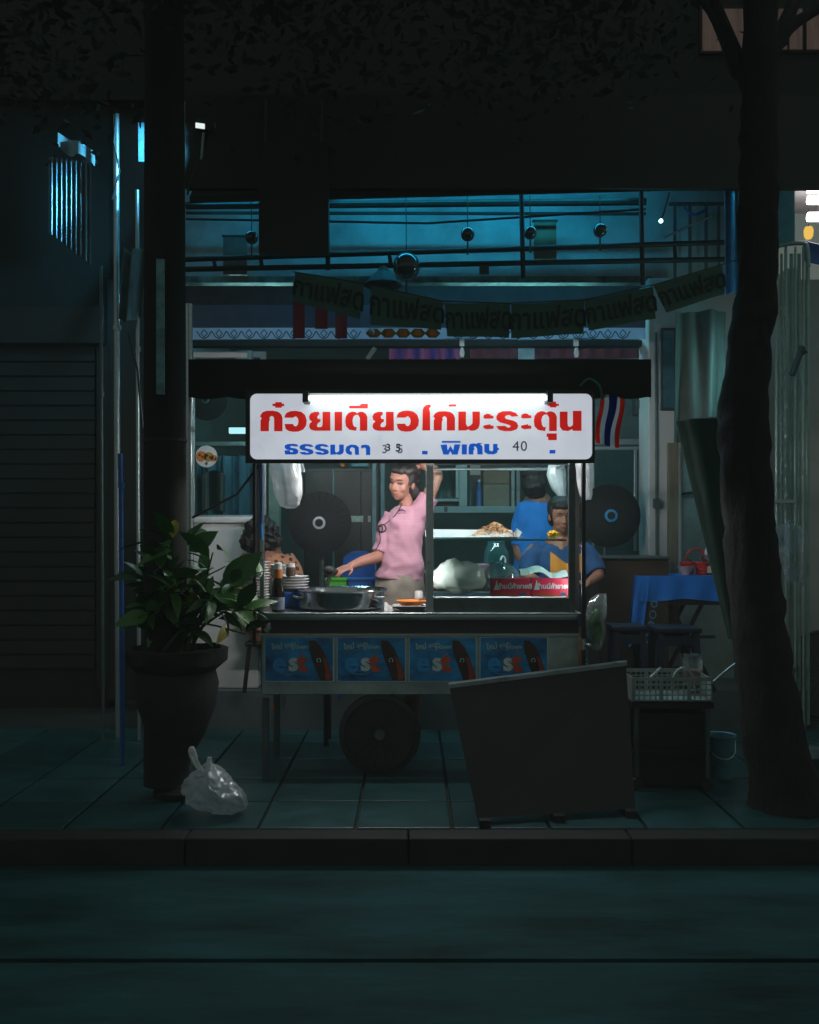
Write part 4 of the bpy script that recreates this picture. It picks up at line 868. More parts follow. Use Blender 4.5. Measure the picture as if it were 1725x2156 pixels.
# raised left arm, hand behind the head
sh2 = G(888, 1072, .04); el2 = G(922, 1000, .03); wr2 = G(890, 979, .1)
cap(bd_, [sh2, G(906, 1038, .03), el2], [.05, .043, .037]); cap(bd_, [el2, G(910, 985, .06), wr2], [.037, .033, .024])
hand(bd_, wr2, G(866, 986, .11)-wr2, (.2, .3, 1), .95, .3, -1)
for s_ in (-1, 1):
    cap(bd_, [G(842+s_*24, 1250, .03), G(842+s_*26, 1390, .02), G(842+s_*27, 1480, .04), Vector((G(842+s_*27, 0).x, GD+.05, .06))], [.085, .06, .05, .035])
    cap(bd_, [Vector((G(842+s_*27, 0).x, GD+.06, .035)), Vector((G(842+s_*30, 0).x, GD-.08, .03))], [.035, .026])
me = voxel(bd_, .0046, 7); face_finish(me, hc_, HM, 1.0, .85); link_mesh('body', me, [m_skin, m_lip, m_eye, m_eyew], wm)
hair('hair', hc_, HM, 1.0, wm, extra=[((.01, .1, .0), (.06, .055, .06)), ((.03, .03, .075), (.06, .07, .05)), ((.055, .06, -.06), (.035, .035, .05))], rough=.008)
# t-shirt
def stripes(name, rgb, rgb2, scale):
    m = mat(name, rgb, .8, var=.1, scale=20, bump=.1); nt = m.node_tree; b = nt.nodes['Principled BSDF']
    w = nt.nodes.new('ShaderNodeTexWave'); w.wave_type = 'BANDS'; w.bands_direction = 'Z'; w.inputs['Scale'].default_value = scale; w.inputs['Distortion'].default_value = 1.2; w.inputs['Detail Scale'].default_value = 1
    tc = nt.nodes.new('ShaderNodeTexCoord'); nt.links.new(tc.outputs['Object'], w.inputs['Vector'])
    mx = nt.nodes.new('ShaderNodeMix'); mx.data_type = 'RGBA'; mx.inputs['B'].default_value = (*rgb2, 1)
    nt.links.new(w.outputs['Fac'], mx.inputs['Factor']); nt.links.new(nt.nodes[m['ramp']].outputs[0], mx.inputs['A']); nt.links.new(mx.outputs['Result'], b.inputs['Base Color']); return m
m_pink = stripes('pink_striped_jersey', (.5, .27, .355), (.44, .225, .3), 34)
sh_m = MB()
def ring_loft(mb, rings, n=40):      # (centre, rx, ry)
    q = smoothpath([Vector((*c, 0)) for c, rx, ry in rings], 5); qr = smoothpath([Vector((rx, ry, 0)) for c, rx, ry in rings], 5)
    vs = [];
    for c, r in zip(q, qr):
        for k in range(n):
            a = 2*math.pi*k/n; vs.append(Vector(c[:3])+Vector((math.copysign(abs(math.cos(a))**.85, math.cos(a))*r[0], math.copysign(abs(math.sin(a))**.85, math.sin(a))*r[1], 0)))
    m = len(q); mb.add(vs, [(i*n+k, i*n+(k+1) % n, (i+1)*n+(k+1) % n, (i+1)*n+k) for i in range(m-1) for k in range(n)]+[tuple(reversed(range(n))), tuple((m-1)*n+k for k in range(n))])
ring_loft(sh_m, [(G(843, 1223, .03), .152, .13), (G(843, 1200, .03), .143, .125), (G(846, 1165, .03), .126, .115), (G(849, 1125, .035), .13, .118), (G(852, 1095, .04), .122, .11), (G(854, 1078, .045), .095, .088), (G(855, 1066, .045), .062, .066)])
sl = smoothpath([G(828, 1088, .035), G(816, 1104, .03), G(806, 1140, .0), G(799, 1163, -.02)], 5); sh_m.tube(sl, [.06-.012*i/len(sl) for i in range(len(sl))], 16)
sl = smoothpath([G(874, 1086, .04), G(893, 1064, .035), G(904, 1044, .03)], 5); sh_m.tube(sl, [.072-.008*i/len(sl) for i in range(len(sl))], 16)
me = voxel(sh_m, .006, 4)
c0 = G(845, 1150, .03)
for v in me.vertices:
    p = v.co-c0; zz = (v.co.z-G(0, 1223).z)
    n_ = Vector((p.x, p.y, 0)).normalized()
    f_ = .016*noise.noise(Vector((v.co.x*7-v.co.z*6, v.co.y*5, v.co.z*13+v.co.x*9)))+.006*noise.noise(v.co*22)
    v.co += n_*f_*(1+max(0, .18-zz)*4)
bm = bmesh.new(); bm.from_mesh(me); hz = G(0, 1220).z
bmesh.ops.bisect_plane(bm, geom=bm.verts[:]+bm.edges[:]+bm.faces[:], plane_co=(0, 0, hz), plane_no=(.08, 0, 1), clear_inner=True); bm.to_mesh(me); bm.free()
org_ = world_loc(wm)
shirt = link_mesh('t_shirt', me, [m_pink], wm)
so_ = MB()
ring_loft(so_, [(G(842, 1290, .03), .172, .14), (G(842, 1250, .03), .162, .138), (G(842, 1222, .03), .15, .13), (G(842, 1208, .03), .142, .125)])
for s_ in (-1, 1): so_.tube([G(842+s_*29, 1270, .03), G(842+s_*31, 1420, .03)], [.1, .095], 16)
me = voxel(so_, .009, 4)
for v in me.vertices: v.co += Vector((0, noise.noise(v.co*14)*.012, 0))
link_mesh('shorts', me, [mat('khaki_cloth', (.3, .27, .23), .85, var=.15, scale=20)], wm)
# logo and earphone cord, draped on the shirt by ray casting
def on_shirt(px, py, off=.004, ob=shirt):
    dirv = U(px, py, 1)-Vector((0, 0, H)); dirv.normalize(); o = Vector((0, 0, H))-world_loc(ob)
    ok, loc, nrm, _ = ob.ray_cast(o+dirv*4, dirv); return (loc+world_loc(ob)-dirv*off) if ok else U(px, py, GD-.13)
m_logo = mat('shirt_print', (.05, .02, .07), .7); lg = MB()
for g in ([(836, 1077), (840, 1074), (846, 1072), (851, 1074), (856, 1077), (852, 1077), (846, 1075), (841, 1077)], [(837, 1080), (845, 1079.6), (845, 1081), (837, 1081.4)], [(847, 1079.6), (855, 1079.4), (855, 1080.6), (847, 1080.8)]):
    lg.poly(g, lambda x, y, d: on_shirt(x, y, .003+d), .001)
lg.build('logo', m_logo, shirt)
m_cord = mat('dark_cord', (.02, .018, .03), .5)
e1 = [on_shirt(x, y, .006) for x, y in ((846, 1060), (842, 1070), (832, 1085), (818, 1098), (808, 1105))]
lo1 = [on_shirt(805+8*math.cos(a), 1112+8*math.sin(a), .007) for a in [k*math.pi/6 for k in range(0, 13)]]
lo2 = [on_shirt(800+6*math.cos(a), 1113+7*math.sin(a), .009) for a in [k*math.pi/6 for k in range(0, 13)]]
e2 = [on_shirt(x, y, .006) for x, y in ((801, 1106), (799, 1118), (801, 1135), (797, 1148), (791, 1158))]
ec = MB(); ec.tube(smoothpath(e1, 4), .0028, 6); ec.tube(lo1, .0042, 6); ec.tube(lo2, .0036, 6); ec.tube(smoothpath(e2, 4), .0028, 6)
ec.build('earphone_cord', m_cord, label='dark coiled earphone cord hanging on the pink t-shirt', cat='cord', smooth=60)
ldl = MB(); hw = G(713, 1200, -.25); ldl.tube([hw+Vector((.01, 0, .01)), hw+Vector((-.03, -.02, -.02)), hw+Vector((-.05, -.03, -.09))], .012, 8); ldl.ball(hw+Vector((-.035, -.02, .01)), (.035, .03, .026), 12, 8)
ldl.build('ladle', m_black, label='dark ladle with seasoning held in the woman\'s lowered hand', cat='ladle', smooth=60)

# --- boy in blue and orange, leaning on the back of the cart
BD = 6.12
def Bp(x, y, d=0): v = U(x, y, BD); v.y += d; return v
by = thing('person', 'young person in navy and orange t-shirt with bowed head, behind the glass case', 'person', (Bp(1182, 0).x, BD+.1, 0))
hb = Bp(1181, 1086, -.02); HB = RM(8, 14, -3)
bb = MB(); head_parts(bb, hb, HB, .97)
cap(bb, [hb+HB @ Vector((0, .03, -.05)), Bp(1184, 1135, .06), Bp(1184, 1150, .08)], [.05, .05, .07])
cap(bb, [Bp(1184, 1155, .08), Bp(1184, 1200, .08), Bp(1184, 1260, .1), Bp(1184, 1300, .12)], [.11, .125, .13, .14], 18)
for s_, ex in ((-1, 1108), (1, 1258)):
    cap(bb, [Bp(1184+s_*52, 1160, .07), Bp((1184+s_*52+ex)/2+s_*8, 1180, .03), Bp(ex, 1212, -.03)], [.055, .045, .04]); cap(bb, [Bp(ex, 1212, -.03), Bp(ex-s_*25, 1224, -.13)], [.038, .027])
    hand(bb, Bp(ex-s_*25, 1224, -.13), Vector((-s_, -.35, -.02)), (0, -.2, 1), .95, .3, s_)
for s_ in (-1, 1):
    xk = Bp(1184+s_*28, 0).x; cap(bb, [Bp(1184+s_*25, 1300, .12), Vector((xk, BD+.1, .55)), Vector((xk, BD+.16, .3)), Vector((xk, BD+.2, .06))], [.085, .07, .05, .035]); cap(bb, [Vector((xk, BD+.21, .035)), Vector((xk, BD+.07, .03))], [.035, .026])
me = voxel(bb, .0058, 3); face_finish(me, hb, HB, .97, .2); link_mesh('body', me, [m_skin_d, m_lip, m_eye, m_eyew], by)
hair('hair', hb, HB, .97, by, extra=[((0, -.03, .08), (.07, .055, .04))], rough=.006)
sm = MB(); ring_loft(sm, [(Bp(1184, 1320, .12), .16, .14), (Bp(1184, 1250, .1), .165, .14), (Bp(1184, 1200, .08), .172, .135), (Bp(1184, 1165, .08), .165, .12), (Bp(1184, 1150, .08), .12, .1), (Bp(1184, 1138, .075), .072, .075)])
for s_, ex in ((-1, 1108), (1, 1258)):
    sl = smoothpath([Bp(1184+s_*40, 1160, .08), Bp(1184+s_*62, 1176, .05), Bp(ex+s_*-2, 1207, -.02)], 4); sm.tube(sl, [.075-.015*i/len(sl) for i in range(len(sl))], 14)
me = voxel(sm, .008, 4)
for v in me.vertices: v.co += Vector((noise.noise(v.co*15)*.008, noise.noise(v.co*13+Vector((3, 3, 3)))*.012, 0))
m_navy = mat('navy_jersey', (.012, .07, .2), .8, var=.2, scale=12); m_oran = mat('orange_print', (.75, .3, .04), .8, var=.15)
tsb = link_mesh('t_shirt', me, [m_navy], by)
MB().sheet(lambda u, v: on_shirt(1159+72*u, (1160+27*max(0, 1-abs(u-.48)/.5))*(1-v)+1206*v, .005, tsb), 24, 14, .001).build('shirt_print', m_oran, tsb, smooth=70)

# --- standing person in blue seen from behind
SDp = 7.0
def Sp(x, y, d=0): v = U(x, y, SDp); v.y += d; return v
st = thing('person', 'dark haired person in a bright blue shirt turned away behind the seated one', 'person', (Sp(1135, 0).x, SDp, .27))
hs = Sp(1128, 1010, .02); HS = RM(165, -8, 6); sb_ = MB(); head_parts(sb_, hs, HS, 1.0)
cap(sb_, [hs+HS @ Vector((0, .03, -.05)), Sp(1132, 1046, .03), Sp(1134, 1058, .03)], [.052, .052, .07])
cap(sb_, [Sp(1134, 1062, .03), Sp(1132, 1120, .03), Sp(1130, 1190, .03), Sp(1130, 1230, .03)], [.11, .125, .12, .14], 16)
for s_, pts in ((-1, [Sp(1104, 1070, .03), Sp(1094, 1120, .03), Sp(1092, 1165, -.02), Sp(1106, 1190, -.1)]), (1, [Sp(1160, 1072, .03), Sp(1170, 1120, .05), Sp(1166, 1175, .12)])):
    cap(sb_, pts, [.055, .045, .038, .028][:len(pts)]); hand(sb_, pts[-1], pts[-1]-pts[-2], (0, -1, .3), .95, .4, s_)
for s_ in (-1, 1):
    xk = Sp(1130+s_*24, 0).x; cap(sb_, [Sp(1130+s_*22, 1235, .03), Vector((xk, SDp, .75)), Vector((xk, SDp+.03, .34))], [.09, .065, .036]); cap(sb_, [Vector((xk, SDp+.02, .305)), Vector((xk, SDp+.15, .3))], [.035, .027])
me = voxel(sb_, .007, 3); face_finish(me, hs, HS, 1, .5); link_mesh('body', me, [m_skin_d, m_lip, m_eye, m_eyew], st)
hair('hair', hs, HS, 1.13, st, extra=[((0, .06, -.07), (.07, .05, .06)), ((0, .05, -.02), (.085, .08, .09))], rough=.009)
sm = MB(); ring_loft(sm, [(Sp(1130, 1215, .03), .17, .14), (Sp(1131, 1150, .03), .155, .13), (Sp(1133, 1090, .03), .165, .13), (Sp(1134, 1066, .03), .15, .11), (Sp(1134, 1050, .03), .08, .08)])
for pts, r_ in (([Sp(1112, 1066, .03), Sp(1097, 1105, .03), Sp(1092, 1150, .0)], .078), ([Sp(1156, 1066, .03), Sp(1170, 1110, .04), Sp(1170, 1145, .07)], .078)):
    sl = smoothpath(pts, 4); sm.tube(sl, [r_-.02*i/len(sl) for i in range(len(sl))], 14)
me = voxel(sm, .009, 4)
for v in me.vertices: v.co += Vector((noise.noise(v.co*11)*.012, noise.noise(v.co*9+Vector((3, 3, 3)))*.016, 0))
link_mesh('shirt', me, [mat('blue_shirt', (.01, .28, .95), .75, var=.2, scale=9)], st)
sk = MB(); ring_loft(sk, [(Sp(1130, 1360, .03), .17, .14), (Sp(1130, 1270, .03), .17, .14), (Sp(1130, 1212, .03), .155, .13)])
link_mesh('trousers', voxel(sk, .012, 3), [m_black], st)

# --- curly haired woman in a spotted blouse, sitting with her back to the street
LD = 6.6
def Lp(x, y, d=0): v = U(x, y, LD); v.y += d; return v
lw = thing('person', 'curly dark haired person in an orange spotted blouse seated at the left with back turned', 'person', (Lp(560, 0).x, LD+.1, .27))
hl = Lp(546, 1127, .03); HL = RM(195, -6, -4); lb = MB(); head_parts(lb, hl, HL, 1.0)
cap(lb, [hl+HL @ Vector((0, .03, -.05)), Lp(556, 1158, .04), Lp(560, 1170, .04)], [.052, .052, .07])
cap(lb, [Lp(562, 1178, .04), Lp(564, 1240, .04), Lp(564, 1300, .06), Lp(564, 1330, .06)], [.115, .13, .13, .15], 16)
for s_ in (-1, 1):
    e_ = Lp(562+s_*62, 1250, .0); w_ = Lp(562+s_*40, 1275, .2)
    cap(lb, [Lp(562+s_*44, 1182, .04), Lp(562+s_*56, 1215, .02), e_], [.055, .045, .038]); cap(lb, [e_, w_], [.036, .026]); hand(lb, w_, Vector((-s_*.4, 1, 0)), (0, 0, 1), .95, .3, s_)
    kx_ = Lp(564+s_*26, 0).x; cap(lb, [Lp(564+s_*25, 1325, .08), Vector((kx_, LD+.45, .74)), Vector((kx_, LD+.48, .5)), Vector((kx_, LD+.46, .33))], [.085, .06, .05, .035]); cap(lb, [Vector((kx_, LD+.46, .305)), Vector((kx_, LD+.6, .3))], [.035, .027])
me = voxel(lb, .008, 3); face_finish(me, hl, HL, 1, .5); link_mesh('body', me, [m_skin_d, m_lip, m_eye, m_eyew], lw)
hair('hair', hl, HL, 1.0, lw, extra=[((0, .05, .03), (.115, .1, .1)), ((.05, .05, -.04), (.09, .085, .08)), ((-.06, .05, -.03), (.085, .085, .08)), ((0, .08, -.07), (.09, .06, .05))], rough=.03, vox=.009)
m_spot = mat('spotted_blouse', (.62, .28, .16), .8, var=.1); nt = m_spot.node_tree
vo = nt.nodes.new('ShaderNodeTexVoronoi'); vo.inputs['Scale'].default_value = 24; tc = nt.nodes.new('ShaderNodeTexCoord'); nt.links.new(tc.outputs['Object'], vo.inputs['Vector'])
rp = nt.nodes.new('ShaderNodeValToRGB'); rp.color_ramp.elements[0].position = .34; rp.color_ramp.elements[1].position = .4
mx = nt.nodes.new('ShaderNodeMix'); mx.data_type = 'RGBA'; mx.inputs['A'].default_value = (.09, .04, .03, 1)
nt.links.new(vo.outputs['Distance'], rp.inputs[0]); nt.links.new(rp.outputs[0], mx.inputs['Factor']); nt.links.new(nt.nodes[m_spot['ramp']].outputs[0], mx.inputs['B']); nt.links.new(mx.outputs['Result'], nt.nodes['Principled BSDF'].inputs['Base Color'])
sm = MB(); ring_loft(sm, [(Lp(564, 1330, .06), .18, .15), (Lp(564, 1260, .04), .165, .14), (Lp(562, 1200, .04), .17, .135), (Lp(561, 1176, .04), .155, .11), (Lp(560, 1163, .04), .09, .085)])
for s_ in (-1, 1):
    sl = smoothpath([Lp(562+s_*34, 1178, .04), Lp(562+s_*54, 1205, .03), Lp(562+s_*60, 1232, .01)], 4); sm.tube(sl, [.08-.02*i/len(sl) for i in range(len(sl))], 14)
me = voxel(sm, .01, 4)
link_mesh('blouse', me, [m_spot], lw)
stl_ = thing('stool', 'plastic stool under the seated person in the spotted blouse', 'stool', (Lp(564, 0).x, LD+.08, .27))
MB().box((Lp(564, 0).x, LD+.08, .6), (.3, .3, .03), None, .008).build('seat', m_dark, stl_)
for sx in (-1, 1):
    for sy in (-1, 1): MB().tube([(Lp(564, 0).x+sx*.12, LD+.08+sy*.12, .59), (Lp(564, 0).x+sx*.15, LD+.08+sy*.15, .27)], .016, 6).build('leg', m_dark, stl_)
# ------------------------------------------------------------------ inside the shop
FZ = .27
tube_light('tube_light', 'cold ceiling tube light inside the shop at the left', (-1.5, 7.72, 3.15), (-.6, 7.72, 3.15), .016, (.4, .92, 1), 60, 'tube lights on the shop ceiling')
tube_light('tube_light', 'cold ceiling tube light inside the shop at the right', (.4, 7.75, 3.15), (1.4, 7.75, 3.15), .016, (.28, .88, 1), 75, 'tube lights on the shop ceiling')
vt = thing('tube_light', 'added upright tube light hidden behind the tree trunk to light the blue table', 'lamp', U(1576, 860, 6.2))  # unseen lamp added to brighten the table, wall and tarp
MB().tube([U(1576, 860, 6.2), U(1576, 705, 6.2)], .013, 10).build('tube', lamp_mat('table_fill_glow', (.35, .9, 1), 60), vt, smooth=50)
MB().box(U(1580, 782, 6.235), (.04, .03, .54)).build('batten', m_white, vt)
MB().tube([U(1580, 700, 6.24), U(1582, 560, 6.24), U(1560, 508, 6.7)], .006, 6).build('cable', m_black, vt)
m_guard = mat('fan_guard', (.008, .014, .016), .75)
def fan(label, c, r, hubm, stand=True, name='fan', tilt=0, blades=4):
    t = thing(name, label, 'fan', (c.x, c.y, FZ if stand else c.z)); AX = Matrix.Rotation(R(90), 3, 'X')
    g = MB()
    for k in range(1, 9): rr = r*(.25+.75*k/8); g.lathe([(rr-.002, -.002), (rr+.002, -.002), (rr+.002, .002), (rr-.002, .002), (rr-.002, -.002)], c+Vector((0, -.06*(1-(k/8)**2), 0)), 36, AX)
    for k in range(24):
        a = 2*math.pi*k/24; g.tube([c+Vector((r*.2*math.cos(a), -.06, r*.2*math.sin(a))), c+Vector((r*.7*math.cos(a), -.035, r*.7*math.sin(a))), c+Vector((r*math.cos(a), 0, r*math.sin(a)))], .002, 4)
    go = g.build('guard', m_guard, t); MB().lathe([(r*.13, 0), (r*.13, .014), (r*.2, .012), (r*.2, 0), (r*.13, 0)], c+Vector((0, -.062, 0)), 24, AX).build('hub_badge', hubm, go, smooth=40); MB().lathe([(0, 0), (r*.125, 0), (r*.12, .004), (0, .005)], c+Vector((0, -.078, 0)), 20, AX).build('hub_cap', m_guard, go)
    for k in range(blades):
        a = 2*math.pi*k/blades+.4
        def bl(u, v, a=a): rr = r*(.12+.78*u); aa = a+(v-.5)*(.95-.2*u); return c+Vector((rr*math.cos(aa), .02+.035*(v-.5), rr*math.sin(aa)))
        MB().sheet(bl, 6, 5, .003).build('blade', mat('fan_blade', (.008, .02, .032), .7), t, smooth=60)
    MB().lathe([(.05, 0), (.07, .04), (.06, .16), (0, .17)], c+Vector((0, .05, 0)), 18, Matrix.Rotation(R(-90), 3, 'X')).build('motor', m_black, t, smooth=50)
    if stand:
        MB().tube([c+Vector((0, .14, -.02)), Vector((c.x, c.y+.14, FZ+.03))], .018, 8).build('pole', m_dsteel, t)
        for k in range(3):
            a = 2*math.pi*k/3+.6; MB().tube([Vector((c.x, c.y+.14, FZ+.25)), Vector((c.x+.28*math.cos(a), c.y+.14+.28*math.sin(a), FZ+.015))], .012, 6).build('leg', m_dsteel, t)
    else: MB().box(c+Vector((0, .2, .02)), (.08, .12, .14)).build('wall_mount', m_white, t)
    return t
hubw = mat('hub_white', (.55, .6, .62), .4); hubb = mat('hub_blue', (.05, .3, .6), .4, emit=None)
f1 = fan('dark floor fan with a pale ring hub facing the street behind the pot', U(674, 1101, 6.75), 66*S(6.75), hubw)
f2 = fan('dark floor fan with a small blue hub right of the cart', U(1283, 1086, 7.0), 66*S(7.0), hubb)
f3 = fan('wall fan with dark blades behind the left glass partition', U(436, 843, 7.9), 42*S(7.9), mat('hub_teal', (.1, .2, .22), .4), False, 'wall_fan')
bl_ = MB(); 
# dark tall cupboard with a bright label strip behind the woman
cu = thing('cupboard', 'tall dark cupboard with two bright label strips behind the woman in pink', 'cupboard', (U(735, 0, 7.9).x, 8.1, FZ))
m_cup = mat('dark_cupboard', (.012, .026, .024), .4, var=.2)
a, b = U(640, 985, 7.9), U(798, 985, 7.9)
MB().box(((a.x+b.x)/2, 8.15, (FZ+a.z)/2), (b.x-a.x, .5, a.z-FZ), None, .008).build('body', m_cup, cu)
for x0_, x1_ in ((644, 700), (703, 759), (762, 796)): MB().pbox(x0_, 992, x1_, 1240, 7.88, .02, .003).build('door', m_cup, cu)
MB().pbox(700, 988, 704, 1240, 7.86, .02).build('edge_trim', mat('teal_trim', (.05, .22, .25), .4), cu)
for x0_, x1_ in ((737, 765), (775, 781)): MB().pbox(x0_, 1086, x1_, 1099, 7.86, .006).build('label_strip', mat('label_strip', (.45, .6, .55), .5, var=.4, scale=30), cu)
for x, w, h, c, lb in ((722, 5, 16, (.5, .16, .02), 'small orange bottle on top of the dark cupboard'), (758, 20, 12, (.08, .3, .32), 'teal box on top of the dark cupboard')):
    cc = U(x, 984, 8.0); MB().box(cc+Vector((0, 0, h*S(8)/2)), (w*2*S(8)*.9, .12, h*S(8)), None, .006).build('small_box', mat('small_box', c, .5), label=lb, cat='box')
for x, m, lb in ((788, m_alu, 'slim teal lit door post just left of the woman\'s head'), (806, m_alu, 'second slim door post behind the woman\'s shoulder')):
    MB().pbox(x-4, 940, x+4, 1260, 7.3 if x < 800 else 7.6, .04).build('door_post', mat('teal_post', (.1, .26, .3), .5), label=lb, cat='post')
MB().pbox(566, 960, 588, 1300, 7.5, .1).build('wall_strip', mat('mint_wall', (.25, .42, .36), .7), label='narrow mint green wall post right of the curly haired person', cat='post')
# chair and crates
ch = thing('plastic_chair', 'blue plastic chair behind the woman\'s lowered arm', 'chair', (U(756, 0, 6.6).x, 6.7, FZ))
cx_ = U(756, 0, 6.6).x
def cb(u, v): 
    x = (u-.5)*.24*1.0; z = U(0, 1225, 6.6).z+(U(0, 1160, 6.6).z-U(0, 1225, 6.6).z)*v
    return Vector((cx_+x*(1-.12*v*v), 6.62+.06*(1-(2*u-1)**2)-.02*v, z-.05*abs(2*u-1)**3*v))
MB().sheet(cb, 14, 8, .006).build('backrest', m_bluep, ch, smooth=60); zs = U(0, 1225, 6.6).z-.03
MB().box((cx_, 6.8-.34, zs), (.26, .3, .02), None, .006).build('seat', m_bluep, ch)
for sx in (-1, 1):
    for sy in (-1, 1): MB().tube([(cx_+sx*.11, 6.46+sy*.13, zs), (cx_+sx*.12, 6.46+sy*.14, FZ)], .014, 6).build('leg', m_bluep, ch)
for x0_, x1_, m, lb in ((685, 730, m_green, 'bright green plastic crate behind the pot'), (733, 788, m_bluep, 'blue plastic crate beside the bright green crate')):
    cr_ = thing('plastic_crate', lb, 'crate', U((x0_+x1_)/2, 1262, 6.12)); 
    MB().pbox(x0_, 1219, x1_, 1262, 6.12, .16, .006).build('tub', m, cr_); MB().pbox(x0_-1, 1218, x1_+1, 1222, 6.11, .18).build('rim', m, cr_)
tb2 = thing('prep_table', 'low dark table carrying the green and blue crates', 'table', (U(738, 0, 6.2).x, 6.2, 0))
zt_ = U(0, 1262, 6.12).z-.004
MB().box((U(738, 0, 6.2).x, 6.22, zt_-.02), (.36, .26, .036)).build('top', m_dark, tb2)
for sx in (-1, 1):
    for sy in (-1, 1): MB().box((U(738, 0, 6.2).x+sx*.15, 6.22+sy*.1, (zt_-.04)/2), (.03, .03, zt_-.04)).build('leg', m_dark, tb2)
m_spg = mat('steel_rod', (.5, .6, .65), .3, .9)
# back shelf cabinet with bottles
CDp = 8.3
ca = thing('wall_cabinet', 'pale teal wooden cabinet with open shelf numbered 8 on the back wall', 'cabinet', U(1010, 1080, CDp))
m_cab = mat('pale_teal_wood', (.42, .5, .48), .6, var=.15, scale=4)
for x0_, y0_, x1_, y1_ in ((905, 1066, 1130, 1080), (905, 940, 1130, 956), (967, 956, 984, 1066), (905, 1050, 967, 1056)): MB().pbox(x0_, y0_, x1_, y1_, CDp, .26, .004).build('rail', m_cab, ca)
MB().pbox(905, 940, 1130, 1080, CDp+.27, .02).build('back_panel', m_in, ca)
MB().pbox(960, 958, 966, 1048, CDp-.004, .02).build('sash_stile', m_cab, ca); MB().pbox(908, 958, 966, 1050, CDp+.01, .004).build('pane', m_glass, ca)
c = U(939, 1073, CDp); text('8', 14*S(CDp), front(CDp, c.x, c.z), m_num, ca, 'number', bold=.003)
m_bg = mat('bottle_glass', (.03, .09, .09), .15, bump=0); m_bb = mat('bottle_blue', (.03, .16, .4), .3, bump=0)
def sb_(x, D, lb, w, h, m, capm, y=1066): bottle(lb, x, y, D, [('body', m, [(0, 0), (w, 0), (w, h*.62), (w*.45, h*.78), (w*.4, h*.92)]), ('cap', capm, [(w*.45, h*.92), (w*.45, h), (0, h)])], None)
sb_(945, CDp+.12, 'dark green bottle behind the cabinet pane', 9, 62, m_bg, m_black, 1048); sb_(930, CDp+.14, 'second squat bottle behind the cabinet pane', 8, 40, m_bg, m_dsteel, 1048)
sb_(991, CDp+.1, 'slim dark bottle at the left of the open cabinet shelf', 6, 58, m_bg, m_black); sb_(1009, CDp+.1, 'white capped bottle with blue lower half on the cabinet shelf', 6.5, 56, m_bb, m_white)
bxm = mat('cardboard', (.22, .14, .09), .8, var=.2)
MB().pbox(1018, 1020, 1073, 1066, CDp+.06, .12, .003).build('cardboard_box', mat('pale_cardboard', (.3, .22, .16), .8, var=.2), label='pale cardboard box on the cabinet shelf', cat='box')
MB().pbox(1018, 988, 1073, 1019, CDp+.07, .12, .003).build('cardboard_box', bxm, label='darker cardboard box stacked on the pale one', cat='box')
for x, c, lb in ((1081, (.4, .42, .4), 'tall pale folder standing right of the cardboard boxes'), (1092, (.3, .3, .3), 'tall grey folder at the end of the cabinet shelf')):
    MB().pbox(x-4, 984, x+3, 1066, CDp+.05, .15, .002).build('folder', mat('folder', c, .6), label=lb, cat='folder')
MB().pbox(990, 975, 1012, 1000, CDp+.24, .01).build('notice', m_paper, ca)
# counter with spoons, jug and pink tub behind the case
kt = thing('back_counter', 'dark counter along the back wall under the cabinet', 'counter', (U(1040, 0, 8).x, 8.1, FZ))
MB().box((U(1000, 0, 8).x, 8.3, (FZ+1.02)/2), (1.5, .5, 1.02-FZ)).build('body', mat('dark_counter', (.05, .045, .04), .5), kt); MB().box((U(1000, 0, 8).x, 8.28, 1.035), (1.54, .56, .03)).build('worktop', m_dsteel, kt)
for x, lb in ((1111, 'pale ladle hanging left of the blue shirt'), (1120, 'second pale ladle hanging left of the blue shirt')):
    t = thing('ladle', lb, 'ladle', U(x, 1135, 7.6)); MB().ball(U(x, 1106, 7.6), (.016, .01, .026), 10, 8).build('bowl', m_white, t, smooth=60); MB().tube([U(x, 1112, 7.6), U(x+1, 1136, 7.6)], .006, 6).build('handle', m_white, t)
bottle('pink plastic tub on the far side of the glass case', 1015, 1216, 5.95, [('tub', mat('pink_tub', (.45, .2, .28), .5), [(0, 0), (15, 0), (16, 4), (16, 22)]), ('lid', mat('pink_lid', (.5, .25, .33), .5), [(17, 22), (17, 27), (14, 29), (0, 29)])], None, 'tub', 'tub')
m_tealg = glass_mat('teal_jug', (.35, .7, .7), .3, (.05, .25, .27), .4)
bottle('tall teal water jug with a white tap behind the clear bag', 1045, 1225, 6.0, [('jug', m_tealg, [(0, 0), (24, 0), (27, 10), (26, 60), (20, 76), (18, 82)]), ('rim', m_tealg, [(18, 82), (20, 84), (18, 86)])], None, 'water_jug', 'jug')
MB().tube(smoothpath([U(1062, 1200, 5.93), U(1064, 1178, 5.93), U(1058, 1172, 5.9), U(1054, 1180, 5.88)], 4), .007, 8).build('white_straw', m_white, label='bent white straw standing at the teal jug', cat='straw', smooth=60)
MB().pbox(940, 1200, 990, 1212, 6.05, .1, .004).build('tissue_packet', m_bluep, label='blue packet behind the noodle bag', cat='packet')
